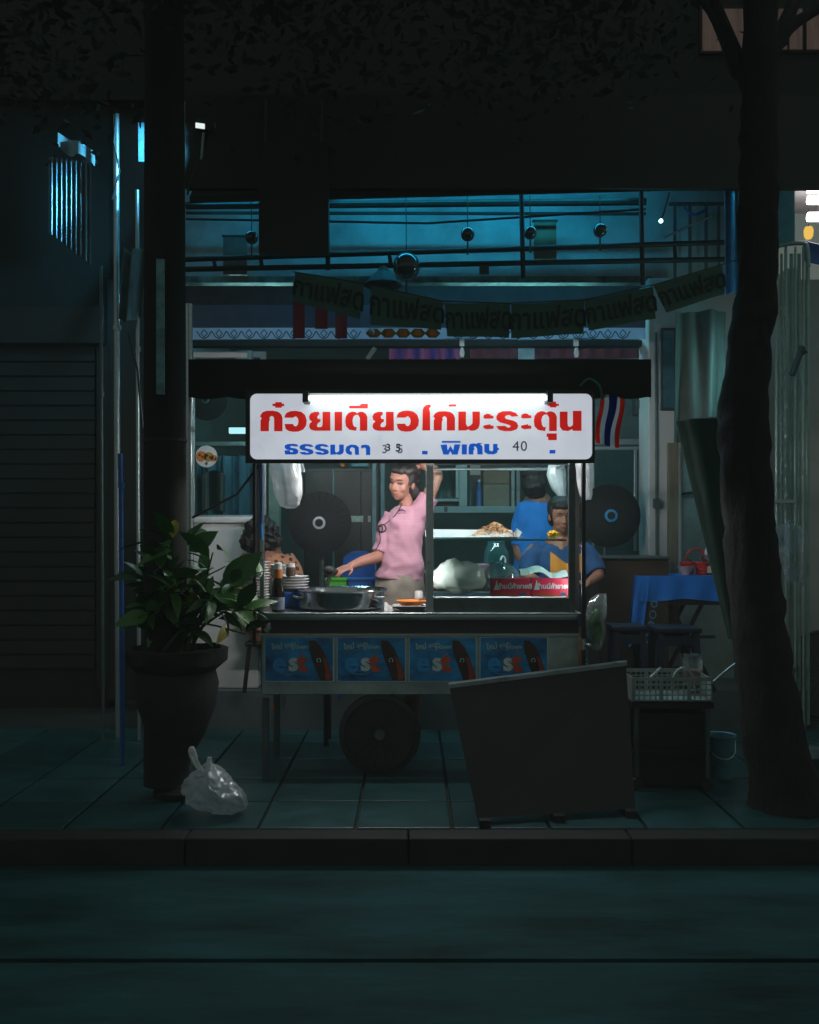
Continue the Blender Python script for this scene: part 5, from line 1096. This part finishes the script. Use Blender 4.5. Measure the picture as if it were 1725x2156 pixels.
# left glass partition, sticker, white freezer, curtain
gp = thing('glass_partition', 'aluminium framed glass partition at the left of the shop', 'glass partition', U(475, 1260, 7.15))
for x0_, y0_, x1_, y1_ in ((404, 740, 560, 752), (404, 1084, 560, 1092), (404, 752, 409, 1084), (548, 752, 560, 1084), (530, 752, 533, 960)): MB().pbox(x0_, y0_, x1_, y1_, 7.15, .04, .003).build('frame', m_alu, gp)
MB().pbox(409, 752, 548, 1084, 7.165, .006).build('pane', m_glass, gp)
MB().pbox(404, 1092, 560, 1300, 7.15, .04).build('lower_panel', m_white, gp)
MB().pbox(498, 738, 530, 780, 7.1, .03).build('paper_notice', mat('teal_paper', (.2, .42, .42), .6), label='teal paper taped at the top of the glass partition', cat='notice')
stc = thing('sticker', 'round white sticker with orange fruit slices on the glass partition', 'sticker', U(435, 985, 7.15))
AXX = Matrix.Rotation(R(90), 3, 'X'); c = U(435, 961, 7.147)
MB().lathe([(0, 0), (23*S(7.15), 0), (23*S(7.15), .003), (0, .003)], c, 28, AXX).build('disc', m_paper, stc)
for dx, dy, r_, m in ((-11, 0, 11, m_orange), (5, 1, 10, mat('amber_print', (.5, .25, .03), .5)), (16, 4, 7, m_orange)):
    MB().lathe([(0, .004), (r_*S(7.15), .004), (r_*S(7.15), .006), (0, .006)], c+Vector((dx*S(7.15), 0, -dy*S(7.15))), 20, AXX).build('fruit_print', m, stc)
    for q, w in ((-3, 3), (3, -1)): MB().lathe([(0, .007), (2.6*S(7.15), .007), (2.6*S(7.15), .008), (0, .008)], c+Vector(((dx+q)*S(7.15), 0, (-dy+w)*S(7.15))), 12, AXX).build('seed_print', m_black, stc)
cf_ = c+Vector((.0, 0, -15*S(7.15))); MB().lathe([(0, .004), (3*S(7.15), .004), (3*S(7.15), .005), (0, .005)], cf_, 12, AXX).build('dot_print', m_dsteel, stc)
MB().sheet(lambda u, v: U(415+130*u, 960+130*v, 7.7)+Vector((0, .05*math.sin(u*24)+.03*math.sin(u*51), 0)), 70, 6, .004).build('curtain', mat('blue_curtain', (.12, .32, .42), .8, var=.35, scale=4, stretch=(6, 1, .6)), label='pleated blue curtain behind the glass partition', cat='curtain', smooth=60)
MB().sheet(lambda u, v: U(425+50*u, 1000+80*v-10*math.sin(u*3.1), 7.6)+Vector((0, .03*math.sin(u*6), 0)), 10, 6, .01).build('dark_coat', m_cup, label='dark coat hanging in front of the blue curtain', cat='coat', smooth=60)
MB().pbox(482, 900, 545, 912, 7.62, .05).build('wall_tube', lamp_mat('wall_tube_glow', (.6, .95, 1), 1.2), label='short bright tube lamp seen through the glass partition', cat='lamp')
MB().pbox(412, 930, 545, 938, 7.75, .2).build('wall_shelf', m_alu, label='pale shelf behind the sticker on the glass partition', cat='shelf')
fz = thing('chest_freezer', 'white chest freezer behind the shrub', 'freezer', (U(485, 0, 6.7).x, 6.95, FZ))
a, b = U(403, 1090, 6.72), U(545, 1090, 6.72); MB().box(((a.x+b.x)/2, 6.95, (FZ+a.z)/2-.02), (b.x-a.x, .46, a.z-FZ-.04), None, .015).build('cabinet', m_white, fz, smooth=40)
MB().box(((a.x+b.x)/2, 6.94, a.z-.015), (b.x-a.x+.02, .5, .045), None, .012).build('lid', m_white, fz, smooth=40)
# glow slot above the cart roof: striped awning, hangers
MB().sheet(lambda u, v: U(820+150*u, 734+22*v+2*math.sin(u*60)*v, 7.6)+Vector((0, .01*math.sin(u*40), 0)), 60, 3, .003).build('striped_frill', stripes('striped_cloth', (.35, .12, .3), (.06, .05, .3), 3.2), label='purple and blue striped frill between the beam and the cart roof', cat='frill', smooth=60)
m_str = bpy.data.materials['striped_cloth']
for n in m_str.node_tree.nodes:
    if n.type == 'TEX_WAVE': n.bands_direction = 'X'; n.inputs['Scale'].default_value = 2.4; n.inputs['Distortion'].default_value = 0
MB().sheet(lambda u, v: U(990+360*u, 734+20*v, 7.62)+Vector((0, .012*math.sin(u*70), 0)), 70, 3, .003).build('dark_frill', mat('plum_cloth', (.14, .05, .08), .8), label='plum red frill right of the striped one', cat='frill', smooth=60)
MB().pbox(1093, 711, 1126, 757, 7.4, .05, .004).build('pale_panel', mat('pale_teal', (.3, .48, .5), .6, var=.3), label='pale teal panel between the beam and the cart roof', cat='panel')
for x, lb in ((973, 'white lamp socket under the beam left of the pale teal panel'), (1214, 'white lamp socket under the beam right of the pale teal panel')):
    t = thing('lamp_socket', lb, 'lamp socket', U(x, 756, 7.0)); MB().pbox(x-5, 714, x+5, 728, 7.0, .03).build('mount', m_white, t); MB().lathe([(.014, 0), (.02, .03), (.014, .06), (.008, .07)], U(x, 752, 7.0), 12).build('socket', m_white, t, smooth=50)
    MB().pbox(x-36, 711, x+30, 714, 7.0, .02).build('strip', m_white, t)
MB().box(U(782, 744, 6.9), (.03, .03, .1), Matrix.Rotation(R(35), 3, 'Y')).build('tin_scoop', m_steel, label='tilted shiny scoop hanging above the cart roof', cat='scoop')
MB().pbox(408, 742, 520, 752, 7.05, .03).build('curtain_rail', m_white, label='pale rail above the glass partition', cat='rail')

# ------------------------------------------------------------------ right side
pil = thing('wall_pillar', 'pale plaster pillar at the right side of the shop opening', 'pillar', (U(1395, 0, 7.0).x, 7.05, FZ))
a, b = U(1366, 0, 7.0), U(1436, 0, 7.0); MB().box(((a.x+b.x)/2, 7.15, 1.75), (b.x-a.x, .3, 2.96), None, .01).build('shaft', m_wall, pil)
MB().box(((a.x+b.x)/2, 7.14, FZ+.06), (b.x-a.x+.03, .32, .12)).build('plinth', m_dsteel, pil)
MB().tube([U(1381, 700, 6.98), U(1383, 1210, 6.98)], .008, 6).build('conduit', m_dsteel, pil); MB().box(U(1383, 1060, 6.97), (.05, .03, .07)).build('junction_box', m_dsteel, pil)
bw_ = thing('low_wall', 'pale stained wall behind the blue table', 'wall', (U(1480, 0, 7.2).x, 7.25, FZ))
a, b = U(1436, 0, 7.2), U(1620, 0, 7.2); MB().box(((a.x+b.x)/2, 7.28, (FZ+U(0, 760, 7.2).z)/2), (b.x-a.x, .12, U(0, 760, 7.2).z-FZ)).build('panel', m_wallold, bw_)
MB().tube([U(1436, 1040, 7.19), U(1470, 1036, 7.18), U(1510, 1030, 7.19)], .01, 6).build('cable', m_black, label='black cable across the pale stained wall', cat='cable', smooth=60)
MB().pbox(1407, 932, 1429, 1330, 6.85, .03, .003).build('plank', m_wood, label='weathered plank standing against the pale pillar', cat='plank')
pf = thing('picture_frame', 'tall dark framed picture hanging on the pale pillar', 'picture', U(1408, 864, 6.95))
MB().pbox(1393, 690, 1424, 864, 6.95, .025, .003).build('frame', m_black, pf); MB().pbox(1397, 696, 1420, 858, 6.94, .012).build('glazing', mat('dark_picture', (.05, .14, .17), .12, var=.7, scale=4), pf)
MB().sheet(lambda u, v: U(1424+106*u, 655+275*v, 6.5)+Vector((0, .05*math.sin(u*7+v)+.02*math.sin(u*17), 0)), 30, 16, .003).build('hanging_tarp', mat('olive_tarp', (.05, .065, .055), .7, var=.5, scale=3, stretch=(3, 1, .6)), label='olive translucent tarp hanging behind the tree trunk', cat='tarp', smooth=60)
MB().sheet(lambda u, v: U(1528+28*u, 392+225*v, 6.4)+Vector((0, .05*math.sin(u*9), 0)), 14, 10, .003).build('blue_tarp', mat('blue_tarp', (.08, .3, .55), .35, var=.4, scale=5, coat=.3), label='rolled blue plastic sheet hanging left of the tree trunk', cat='tarp', smooth=60)
fb = thing('window_grille', 'dim metal grille window above the olive tarp', 'window', U(1470, 560, 7.3))
for x in (1420, 1452, 1486, 1512): MB().pbox(x, 430, x+5, 590, 7.25, .03).build('bar', m_dsteel, fb)
MB().tube([U(1400, 500, 7.2), U(1440, 480, 7.2), U(1500, 455, 7.2)], .008, 6).build('bar', m_alu, fb); MB().pbox(1410, 425, 1525, 431, 7.25, .03).build('rail', m_dsteel, fb)
MB().tube(smoothpath([U(1440, 435, 6.9), U(1462, 452, 6.9), U(1490, 440, 6.9)], 4), .01, 6).build('hose', m_bluep, label='blue hose loop above the grille window', cat='hose', smooth=60)
# folded umbrella leaning beside the trunk
um = thing('folded_umbrella', 'tall folded dark green market umbrella leaning beside the tree', 'umbrella', U(1545, 1420, 5.35))
ax0, ax1 = U(1548, 1345, 5.4), U(1488, 886, 5.2)
def umb(u, v):
    p = ax1.lerp(ax0, v); w = (.115*(1-v)+.035); an = u*2*math.pi
    return p+Vector((w*math.cos(an)*(1+.1*math.sin(an*5)), w*.8*math.sin(an)*(1+.1*math.sin(an*5)), 0))
MB().sheet(umb, 48, 12).build('canopy', mat('green_canvas', (.03, .075, .06), .7, var=.3, scale=4), um, smooth=60)
MB().box(ax1+Vector((0, -.02, .0)), (.2, .16, .02), Matrix.Rotation(R(-8), 3, 'Y'), .004).build('rib_ring', m_steel, um); MB().tube([ax0+Vector((.02, .02, -.25)), ax0, ax1], .016, 8).build('pole', m_dsteel, um)
# flag
fg = thing('flag', 'small red white and blue striped flag hanging at the right end of the sign', 'flag', U(1290, 945, 5.25))
TLf, TRf, BRf, BLf = [Vector(p) for p in ((1266, 827), (1316, 838), (1301, 944), (1254, 932))]
m_fl = [glass_mat(n_, (.9, .9, .9), .2, c_, 1.2, .55) for n_, c_ in (('flag_red', (.85, .07, .03)), ('flag_white', (.8, .84, .9)), ('flag_blue', (.02, .05, .25)))]
cuts = [0, .17, .34, .67, .84, 1]
for i, k in enumerate((0, 1, 2, 1, 0)):
    def fp(u, v, i=i):
        uu = cuts[i]+(cuts[i+1]-cuts[i])*u; q = TLf.lerp(TRf, uu).lerp(BLf.lerp(BRf, uu), v); return U(q.x+2*math.sin(v*7), q.y, 5.24)+Vector((0, .02*math.sin(uu*9+v*2), 0))
    MB().sheet(fp, 5, 14, .0015).build('stripe', m_fl[k], fg, smooth=70)
MB().tube(smoothpath([U(1222, 812, 5.2), U(1240, 798, 5.2), U(1262, 812, 5.2), U(1268, 840, 5.22)], 5), .007, 6).build('flag_stick', mat('green_cane', (.06, .2, .13), .4), fg, smooth=60)
# window behind the second fan
wn = thing('window', 'aluminium sliding window behind the blue hub fan', 'window', U(1300, 1100, 8.0))
for x0_, y0_, x1_, y1_ in ((1248, 924, 1358, 936), (1248, 940, 1358, 947), (1336, 947, 1342, 1160), (1347, 947, 1353, 1160), (1248, 947, 1252, 1160)): MB().pbox(x0_, y0_, x1_, y1_, 8.0, .04, .003).build('frame', m_alu, wn)
MB().pbox(1252, 947, 1336, 1160, 8.02, .006).build('pane', m_glass, wn)
MB().pbox(1240, 800, 1366, 1300, 8.3, .05).build('panel', mat('dark_room', (.06, .09, .09), .7), wn)
sp_ = thing('loudspeaker', 'small pale box speaker fixed above the window right of the flag', 'loudspeaker', U(1350, 880, 7.4)); MB().pbox(1340, 832, 1372, 872, 7.3, .14, .004).build('cabinet', m_black, sp_); MB().lathe([(0, 0), (.04, .0), (.05, .02), (.04, .022), (0, .01)], U(1356, 852, 7.29), 18, AXX).build('cone', m_dsteel, sp_, smooth=40)
# sideboard at right behind
sdb = thing('sideboard', 'dark low counter with a steel edge between the cart and the pillar', 'counter', (U(1320, 0, 6.6).x, 6.7, FZ))
za = U(0, 1172, 6.5).z; xa, xb = U(1262, 0, 6.5).x, U(1408, 0, 6.5).x
MB().box(((xa+xb)/2, 6.7, (FZ+za)/2-.01), (xb-xa, .4, za-FZ-.02)).build('body', mat('brown_sideboard', (.06, .04, .03), .5), sdb); MB().box(((xa+xb)/2, 6.69, za-.008), (xb-xa+.02, .43, .018), None, .004).build('top', m_dsteel, sdb)
# blue table, cloth, condiments
TD_ = 6.5; tz_ = U(0, 1213, TD_).z; tx0, tx1 = U(1340, 0, TD_).x, U(1535, 0, TD_).x
tbl = thing('folding_table', 'folding table with crossed legs under the blue cloth', 'table', ((tx0+tx1)/2, TD_+.25, FZ))
MB().box(((tx0+tx1)/2, TD_+.25, tz_-.02), (tx1-tx0-.02, .46, .025)).build('tabletop', m_wood, tbl)
for yy in (TD_+.06, TD_+.44):
    for s_ in (-1, 1): MB().box(((tx0+tx1)/2+.04, yy+.012*s_, (FZ+tz_-.03)/2), (.026, .016, math.hypot(.4, tz_-.03-FZ)*.98), Matrix.Rotation(s_*math.atan2(.4, tz_-.03-FZ), 3, 'Y')).build('leg', m_dark, tbl)
    MB().box(((tx0+tx1)/2+.04, yy, FZ+.38), (.4, .02, .02)).build('stretcher', m_dark, tbl)
MB().pbox(1384, 1259, 1522, 1274, TD_+.01, .02).build('apron', m_dark, tbl)
m_tcl = mat('blue_tablecloth', (.012, .2, .72), .45, var=.15, scale=6, bump=.05)
cl = MB()
def cloth(u, v):       # v: 0 back edge .. top .. front drop
    x = tx0-.01+(tx1-tx0+.02)*u
    if v < .6: return Vector((x, TD_+.49-.5*v/.6, tz_+.004))
    t = (v-.6)/.4; return Vector((x, TD_-.012-.012*math.sin(u*22)*t, tz_+.002-.165*t*(1+.05*math.sin(u*9))))
cl.sheet(cloth, 40, 20)
cl.sheet(lambda u, v: Vector((tx0-.012-.05*v-.012*math.sin(u*14)*v, TD_+.49-.52*u, tz_+.004-.5*v)), 20, 14)
def corner(u, v): return Vector((tx0-.01-.05*v+.1*u, TD_-.014-.02*math.sin(u*6)*v-.02*v, tz_+.003-(.165+.32*(1-u*.35))*v))
cl.sheet(corner, 10, 14)
clo = cl.build('tablecloth', m_tcl, label='bright blue plastic tablecloth with pale rings down its corner', cat='tablecloth', smooth=60)
m_ring = mat('cloth_print', (.08, .35, .6), .5)
for (bx, by, ch_, s_) in ((1381, 1272, 'D', .06), (1378, 1294, 'O', .065), (1374, 1318, 'O', .07), (1371, 1345, 'D', .09)):
    c = U(bx-4, by, TD_-.05); text(ch_, s_*1.2, lambda x, y, d, c=c: Vector((c.x+y*.9, c.y-d, c.z-x)), m_ring, clo)
cd = thing('condiment_caddy', 'red plastic condiment caddy with arched handle on the blue table', 'caddy', U(1464, 1212, TD_+.12)); cdl = world_loc(cd); cdl.z = tz_+.006; cd.location.z = cdl.z
for dx, nm in ((-.055, 'cup'), (.05, 'cup')):
    m_ = MB()
    for k in range(4): m_.lathe([(.042+.002*k, .004+k*.022), (.045+.002*k, .007+k*.022), (.045+.002*k, .02+k*.022), (.042+.002*k, .023+k*.022)], cdl+Vector((dx, 0, 0)), 18)
    m_.lathe([(0, 0), (.04, .0), (.044, .088)], cdl+Vector((dx, 0, 0)), 18); m_.build(nm, m_redp, cd)
    MB().lathe([(.0, .09), (.036, .09), (.03, .104), (.008, .108), (.006, .125), (0, .126)], cdl+Vector((dx, 0, 0)), 14).build('jar_lid', m_black, cd, smooth=40)
MB().tube(smoothpath([cdl+Vector(p) for p in ((-.06, 0, .08), (-.055, 0, .14), (-.02, 0, .172), (.03, 0, .172), (.06, 0, .14), (.065, 0, .08))], 5), .007, 8).build('handle', m_redp, cd, smooth=60)
cb_ = U(1444, 1212, TD_+.05); MB().lathe([(0, 0), (.025, 0), (.028, .008), (.05, .045), (.056, .06), (.053, .06), (.045, .042), (.02, .012), (0, .01)], (cb_.x, cb_.y, tz_+.006), 24).build('bowl', mat('grey_pink_bowl', (.5, .42, .44), .4), label='small pale bowl on the blue table before the red caddy', cat='bowl', smooth=40)
bottle('clear squeeze bottle with white nozzle behind the red caddy', 1490, 1212, TD_+.2, [('body', m_clear, [(0, 0), (9, 0), (10, 6), (10, 34), (6, 44)]), ('nozzle', m_white, [(6, 44), (6, 50), (2, 62), (0, 63)])], None)
bottle('dark sauce bottle beside the red caddy', 1497, 1212, TD_+.08, [('body', m_brown, [(0, 0), (8, 0), (8, 24), (4, 32)]), ('label', mat('cream_label', (.5, .45, .35), .5), [(8.2, 6), (8.2, 20)])], None)
def stool(label, x0_, x1_, y, D, m, zf=FZ):
    a, b = U(x0_, y, D), U(x1_, y, D); w = b.x-a.x; c = (a+b)/2; c.y = D+w/2; t = thing('plastic_stool', label, 'stool', (c.x, c.y, zf))
    MB().box((c.x, c.y, a.z-.012), (w, w, .035), None, .01).build('seat', m, t)
    for sx in (-1, 1):
        for sy in (-1, 1): MB().hexa([Vector((c.x+sx*(w/2-.0)+dx, c.y+sy*(w/2)+dy, zf)) for dx, dy in ((-.02, -.02), (.02, -.02), (.02, .02), (-.02, .02))]+[Vector((c.x+sx*(w/2-.035)+dx, c.y+sy*(w/2-.035)+dy, a.z-.03)) for dx, dy in ((-.02, -.02), (.02, -.02), (.02, .02), (-.02, .02))]).build('leg', m, t)
    for sy in (-1, 1): MB().box((c.x, c.y+sy*(w/2-.022), a.z-.08), (w-.1, .015, .06)).build('apron', m, t)
    return t
m_stl = mat('navy_stool', (.01, .016, .032), .45)
stool('dark blue plastic stool in front of the left drape of the tablecloth', 1290, 1366, 1320, 6.0, m_stl, 0); stool('dark plastic stool in front of the crossed table legs', 1384, 1480, 1324, 6.0, m_stl, 0)
# big dark board standing in front
db = thing('black_board', 'large black board with brightened top edge standing before the cart at right', 'board', U(1160, 1730, 4.72))
q = [U(1006, 1738, 4.46), U(1338, 1716, 4.62), U(1318, 1396, 5.05), U(946, 1444, 4.75)]
q[0].z = q[1].z = .035
off = Vector((.01, .05, 0))
MB().hexa([q[0], q[1], q[1]+off, q[0]+off, q[3], q[2], q[2]+off, q[3]+off]).build('panel', m_dark, db)
e_ = (q[2]-q[3]); MB().hexa([q[3]+Vector((-.005, -.012, -.012)), q[2]+Vector((.005, -.012, -.012)), q[2]+off+Vector((.005, .006, -.012)), q[3]+off+Vector((-.005, .006, -.012)), q[3]+Vector((-.005, -.012, .008)), q[2]+Vector((.005, -.012, .008)), q[2]+off+Vector((.005, .006, .008)), q[3]+off+Vector((-.005, .006, .008))]).build('top_edge', m_steel, db)  # bright steel stands in for light caught on the top rim
for t_ in (.04, .5, .96):
    p = q[0].lerp(q[1], t_); MB().box((p.x, p.y+.1, .018), (.05, .3, .036)).build('foot', m_dark, db)
for t_ in (.15, .85):
    a_ = q[0].lerp(q[1], t_); b_ = q[3].lerp(q[2], t_); MB().tube([a_.lerp(b_, .8)+off, Vector((a_.x+.05, a_.y+.62, .02))], .014, 6).build('strut', m_dsteel, db)
# trolley with basket, ladles, jar
bs = U(1417, 1452, 5.05); tl = thing('trolley', 'dark trolley under the white wire basket', 'trolley', (bs.x, 5.2, 0)); bz = U(0, 1478, 5.05).z
a, b = U(1335, 0, 5.05), U(1500, 0, 5.05)
MB().box(((a.x+b.x)/2, 5.24, bz-.02), (b.x-a.x+.02, .38, .03)).build('top', m_dark, tl); MB().box(((a.x+b.x)/2, 5.24, .2), (b.x-a.x, .36, .02)).build('shelf', m_dark, tl)
for sx in (a.x+.02, b.x-.02):
    for yy in (5.07, 5.41): MB().tube([(sx, yy, .07), (sx, yy, bz-.03)], .014, 6).build('leg', m_dsteel, tl); MB().lathe([(.03, -.012), (.035, 0), (.03, .012)], (sx, yy, .036), 14, AXX).build('wheel', m_black, tl)
MB().pbox(1345, 1500, 1492, 1660, 5.12, .2, .01).build('gas_box', m_dark, label='dark box on the shelf of the trolley', cat='box')
bk = thing('wire_basket', 'white plastic basket with square holes on the trolley', 'basket', ((a.x+b.x)/2, 5.22, bz)); h_ = U(0, 1428, 5.05).z-bz
m_bk = mat('basket_white', (.3, .36, .35), .5)
for yy in (5.06, 5.38):
    g = MB()
    for k in range(15): x = a.x+(b.x-a.x)*k/14; g.box((x, yy, bz+h_/2), (.006 if k % 5 else .02, .006, h_))
    for k in range(5): g.box(((a.x+b.x)/2, yy+.0005, bz+.006+(h_-.012)*k/4), (b.x-a.x, .005, .007 if k < 4 else .02))
    g.build('side', m_bk, bk)
for x in (a.x, b.x): MB().box((x, 5.22, bz+h_/2), (.006, .32, h_)).build('end', m_bk, bk)
MB().box(((a.x+b.x)/2, 5.22, bz+.004), (b.x-a.x-.01, .31, .006)).build('base', m_bk, bk)
MB().tube([U(1361, 1436, 5.12), U(1392, 1406, 5.14)], .008, 8).build('utensil', m_steel, label='bright steel utensil handle sticking up from the basket', cat='utensil', smooth=60)
MB().tube(smoothpath([U(1418, 1428, 5.1), U(1424, 1414, 5.1), U(1438, 1406, 5.1), U(1450, 1410, 5.1), U(1460, 1424, 5.1)], 5), .006, 6).build('sieve_ring', m_steel, label='curved steel sieve rim in the basket', cat='sieve', smooth=60)
MB().tube(smoothpath([U(1498, 1440, 5.08), U(1530, 1412, 5.08), U(1556, 1394, 5.08), U(1572, 1390, 5.08), U(1580, 1396, 5.08)], 5), [.007]*20+[.01], 8).build('ladle', m_steel, label='long steel ladle handle reaching from the basket to the tree', cat='ladle', smooth=60)
bottle('jar of pink sauce standing behind the basket', 1459, 1440, 5.3, [('sauce', mat('pink_sauce', (.45, .16, .16), .4, var=.3), [(0, 0), (19, 0), (20, 5), (20, 30), (0, 31)]), ('jar', m_clear, [(20.6, 0), (21, 50), (18, 58), (20, 62)])], None, 'jar', 'jar')
# buckets and odds at the lower right
def bucket(label, x, ytop, D, r, h, m):
    c = U(x, ytop, D); c.z -= h; t = thing('bucket', label, 'bucket', c); MB().lathe([(0, 0), (r*.75, 0), (r*.98, h-.01), (r*1.06, h), (r*1.05, h+.006), (r*.95, h), (r*.72, .01), (0, .01)], c, 26).build('shell', m, t, smooth=40)
    MB().tube(smoothpath([c+Vector((-r, 0, h*.9)), c+Vector((-r*.7, -r*.8, h*.7)), c+Vector((0, -r*1.15, h*.62)), c+Vector((r*.7, -r*.8, h*.7)), c+Vector((r, 0, h*.9))], 4), .004, 6).build('bail', m_steel, t); return t
m_bkt = mat('bucket_blue', (.12, .3, .4), .4)
bucket('pale blue bucket at the foot of the tree', 1516, 1548, 5.35, .085, .3, m_bkt)
bucket('small white paint bucket under the trolley', 1376, 1650, 5.6, .06, .12, m_bk)
MB().lathe([(0, 0), (.18, 0), (.22, .1), (.23, .11), (.2, .1), (.16, .01), (0, .01)], U(1660, 1640, 5.5)-Vector((0, 0, 0)), 30).build('washing_basin', m_dsteel, label='grey washing basin on the pavement right of the tree', cat='basin', smooth=40)
bpy.data.objects['washing_basin'].location.z = 0.005
# folding gate
gt = thing('folding_gate', 'tall folded metal lattice gate between the tree and the right hand shop', 'gate', U(1660, 1660, 6.6))
m_gate = mat('gate_steel', (.34, .5, .46), .35, .6, var=.2); zt2 = U(0, 520, 6.6).z
for k, (x, r_) in enumerate(((1636, .014), (1646, .009), (1655, .011), (1667, .014), (1675, .009), (1683, .013), (1692, .009), (1701, .016))):
    D = 6.6+.05*(k % 2); zt_k = U(0, 530 if k % 2 else 520, 6.6).z
    MB().tube([Vector((U(x, 0, D).x, D, .03)), U(x, 1050, D), Vector((U(x, 0, D).x, D, zt_k))], r_, 8).build('bar', m_gate, gt, smooth=50)
MB().tube(smoothpath([U(1630, 560, 6.58), U(1634, 526, 6.58), U(1646, 516, 6.58), U(1690, 512, 6.58), U(1700, 522, 6.58), U(1703, 560, 6.58)], 4), .015, 8).build('top_rail', m_gate, gt, smooth=50)
for y in (1052, 1400): MB().pbox(1605, y, 1676, y+7, 6.56, .05).build('cross_rail', m_alu, gt)
for k in range(7):
    y = 640+k*62
    for s_ in (0, 1): MB().tube([U(1640 if s_ else 1650, y, 6.57), U(1658, y+30, 6.56), U(1650 if s_ else 1640, y+60, 6.57)], .005, 5).build('lattice_link', m_gate, gt)
for k in range(4): MB().tube([U(1684, 700+k*80, 6.56), U(1694, 740+k*80, 6.55), U(1684, 780+k*80, 6.56)], .005, 5).build('lattice_link', m_gate, gt)
MB().pbox(1636, 390, 1674, 514, 7.4, .03).build('metal_sheet', mat('teal_panel', (.08, .4, .5), .5, var=.3), label='teal metal panel above the folding gate', cat='panel')
MB().tube([U(1668, 790, 6.45), U(1690, 730, 6.45), U(1697, 745, 6.45)], .022, 8).build('padlock_chain', m_black, label='black rag knotted on the folding gate', cat='rag', smooth=60)
MB().sheet(lambda u, v: U(1634+46*u+18*v, 1100+130*v+6*math.sin(u*8), 6.3)+Vector((0, .06*math.sin(u*10+v*4), 0)), 16, 12, .003).build('crumpled_plastic', m_clear, label='crumpled clear plastic sheet hanging under the folding gate', cat='plastic sheet', smooth=70)
bk2 = thing('bicycle', 'dark bicycle parked at the right edge in front of the lit shop', 'bicycle', U(1740, 1500, 7.0))
cw = Vector((U(1735, 0, 7.0).x, 7.0, .33+FZ*0)); MB().lathe([(.31, -.015), (.325, 0), (.31, .015), (.3, 0), (.31, -.015)], cw, 32, AXX).build('tyre', m_black, bk2); w2 = cw+Vector((.95, 0, 0)); MB().lathe([(.31, -.015), (.325, 0), (.31, .015), (.3, 0), (.31, -.015)], w2, 32, AXX).build('tyre', m_black, bk2)
fr_ = MB(); J = {k: cw+Vector(v) for k, v in dict(a=(0, 0, 0), h=(.18, 0, .52), s=(.6, 0, .5), b=(.5, 0, -.05), r=(.95, 0, 0)).items()}
for p_, q_ in ('ah', 'hs', 'hb', 'sb', 'sr', 'br'): fr_.tube([J[p_], J[q_]], .016, 8)
fr_.build('frame', m_dark, bk2); MB().tube([J['h'], J['h']+Vector((-.02, 0, .1)), J['h']+Vector((-.1, -.2, .14))], .011, 6).build('handlebar', m_steel, bk2); MB().box(J['s']+Vector((0, 0, .06)), (.22, .12, .05), None, .015).build('saddle', m_black, bk2)
for c_ in (cw, w2):
    s_ = MB()
    for k in range(16): an = 2*math.pi*k/16; s_.tube([c_, c_+Vector((.3*math.cos(an), 0, .3*math.sin(an)))], .002, 4)
    s_.build('spokes', m_dsteel, bk2)
# garbage bag at the kerb
gb = thing('rubbish_bag', 'knotted white plastic rubbish bag lying at the kerb under the planter', 'rubbish bag', U(452, 1735, 4.6))
mbb = MB(); c = U(452, 1690, 4.62); mbb.ball(c, (.15, .12, .1), 80, 52)
for v in mbb.v:
    p = v-c; v.z -= .42*p.x*(1 if p.x > 0 else .25)*(1 if p.z > -.05 else .5); v.z += .03*math.exp(-((p.x+.03)/.04)**2)*(p.z > 0)
    r_ = math.sin(math.atan2(p.y, p.x+.25)*26+p.z*9)*.004; v.x += r_; v.y += r_
crumple(mbb, .02, 11, 5); crumple(mbb, .014, 30, 2); crumple(mbb, .006, 75, 4)
lo_ = min(v.z for v in mbb.v)
for v in mbb.v: v.z = max(v.z-lo_+.0, .005) if v.z-lo_ < .012 else v.z-lo_
for v in mbb.v: v.z += .0
mbb.build('bag', glass_mat('bag_film', (.8, .9, .95), .45, (.62, .68, .72), .62), gb, smooth=75)
topz = max(v.z for v in mbb.v); k0 = Vector((U(432, 0, 4.6).x, 4.56, topz-.03))
MB().tube(smoothpath([k0, k0+Vector((-.03, -.01, .06)), k0+Vector((-.05, -.01, .115)), k0+Vector((-.062, 0, .08)), k0+Vector((-.02, .01, .0))], 5), [.006]*6+[.011]*8+[.007]*7, 8).build('handle_loop', m_plastic, gb, smooth=60)
MB().tube([k0+Vector((.02, 0, -.01)), k0+Vector((.028, 0, .04)), k0+Vector((.03, 0, .07))], [.008, .013, .012], 8).build('handle_stub', m_plastic, gb, smooth=60)
# ------------------------------------------------------------------ thin even haze added to lift the black level
hz_m = bpy.data.materials.new('black_lift_haze'); hz_m.use_nodes = True; nt = hz_m.node_tree; nt.nodes.clear()
pv = nt.nodes.new('ShaderNodeVolumePrincipled'); pv.inputs['Density'].default_value = .009; pv.inputs['Color'].default_value = (.93, 1, .97, 1); pv.inputs['Anisotropy'].default_value = 0
no = nt.nodes.new('ShaderNodeOutputMaterial'); nt.links.new(pv.outputs[0], no.inputs['Volume'])
hz = MB().box((0, 4.5, 4.45), (66, 45, 12.5)).build('haze', hz_m, kind='stuff')
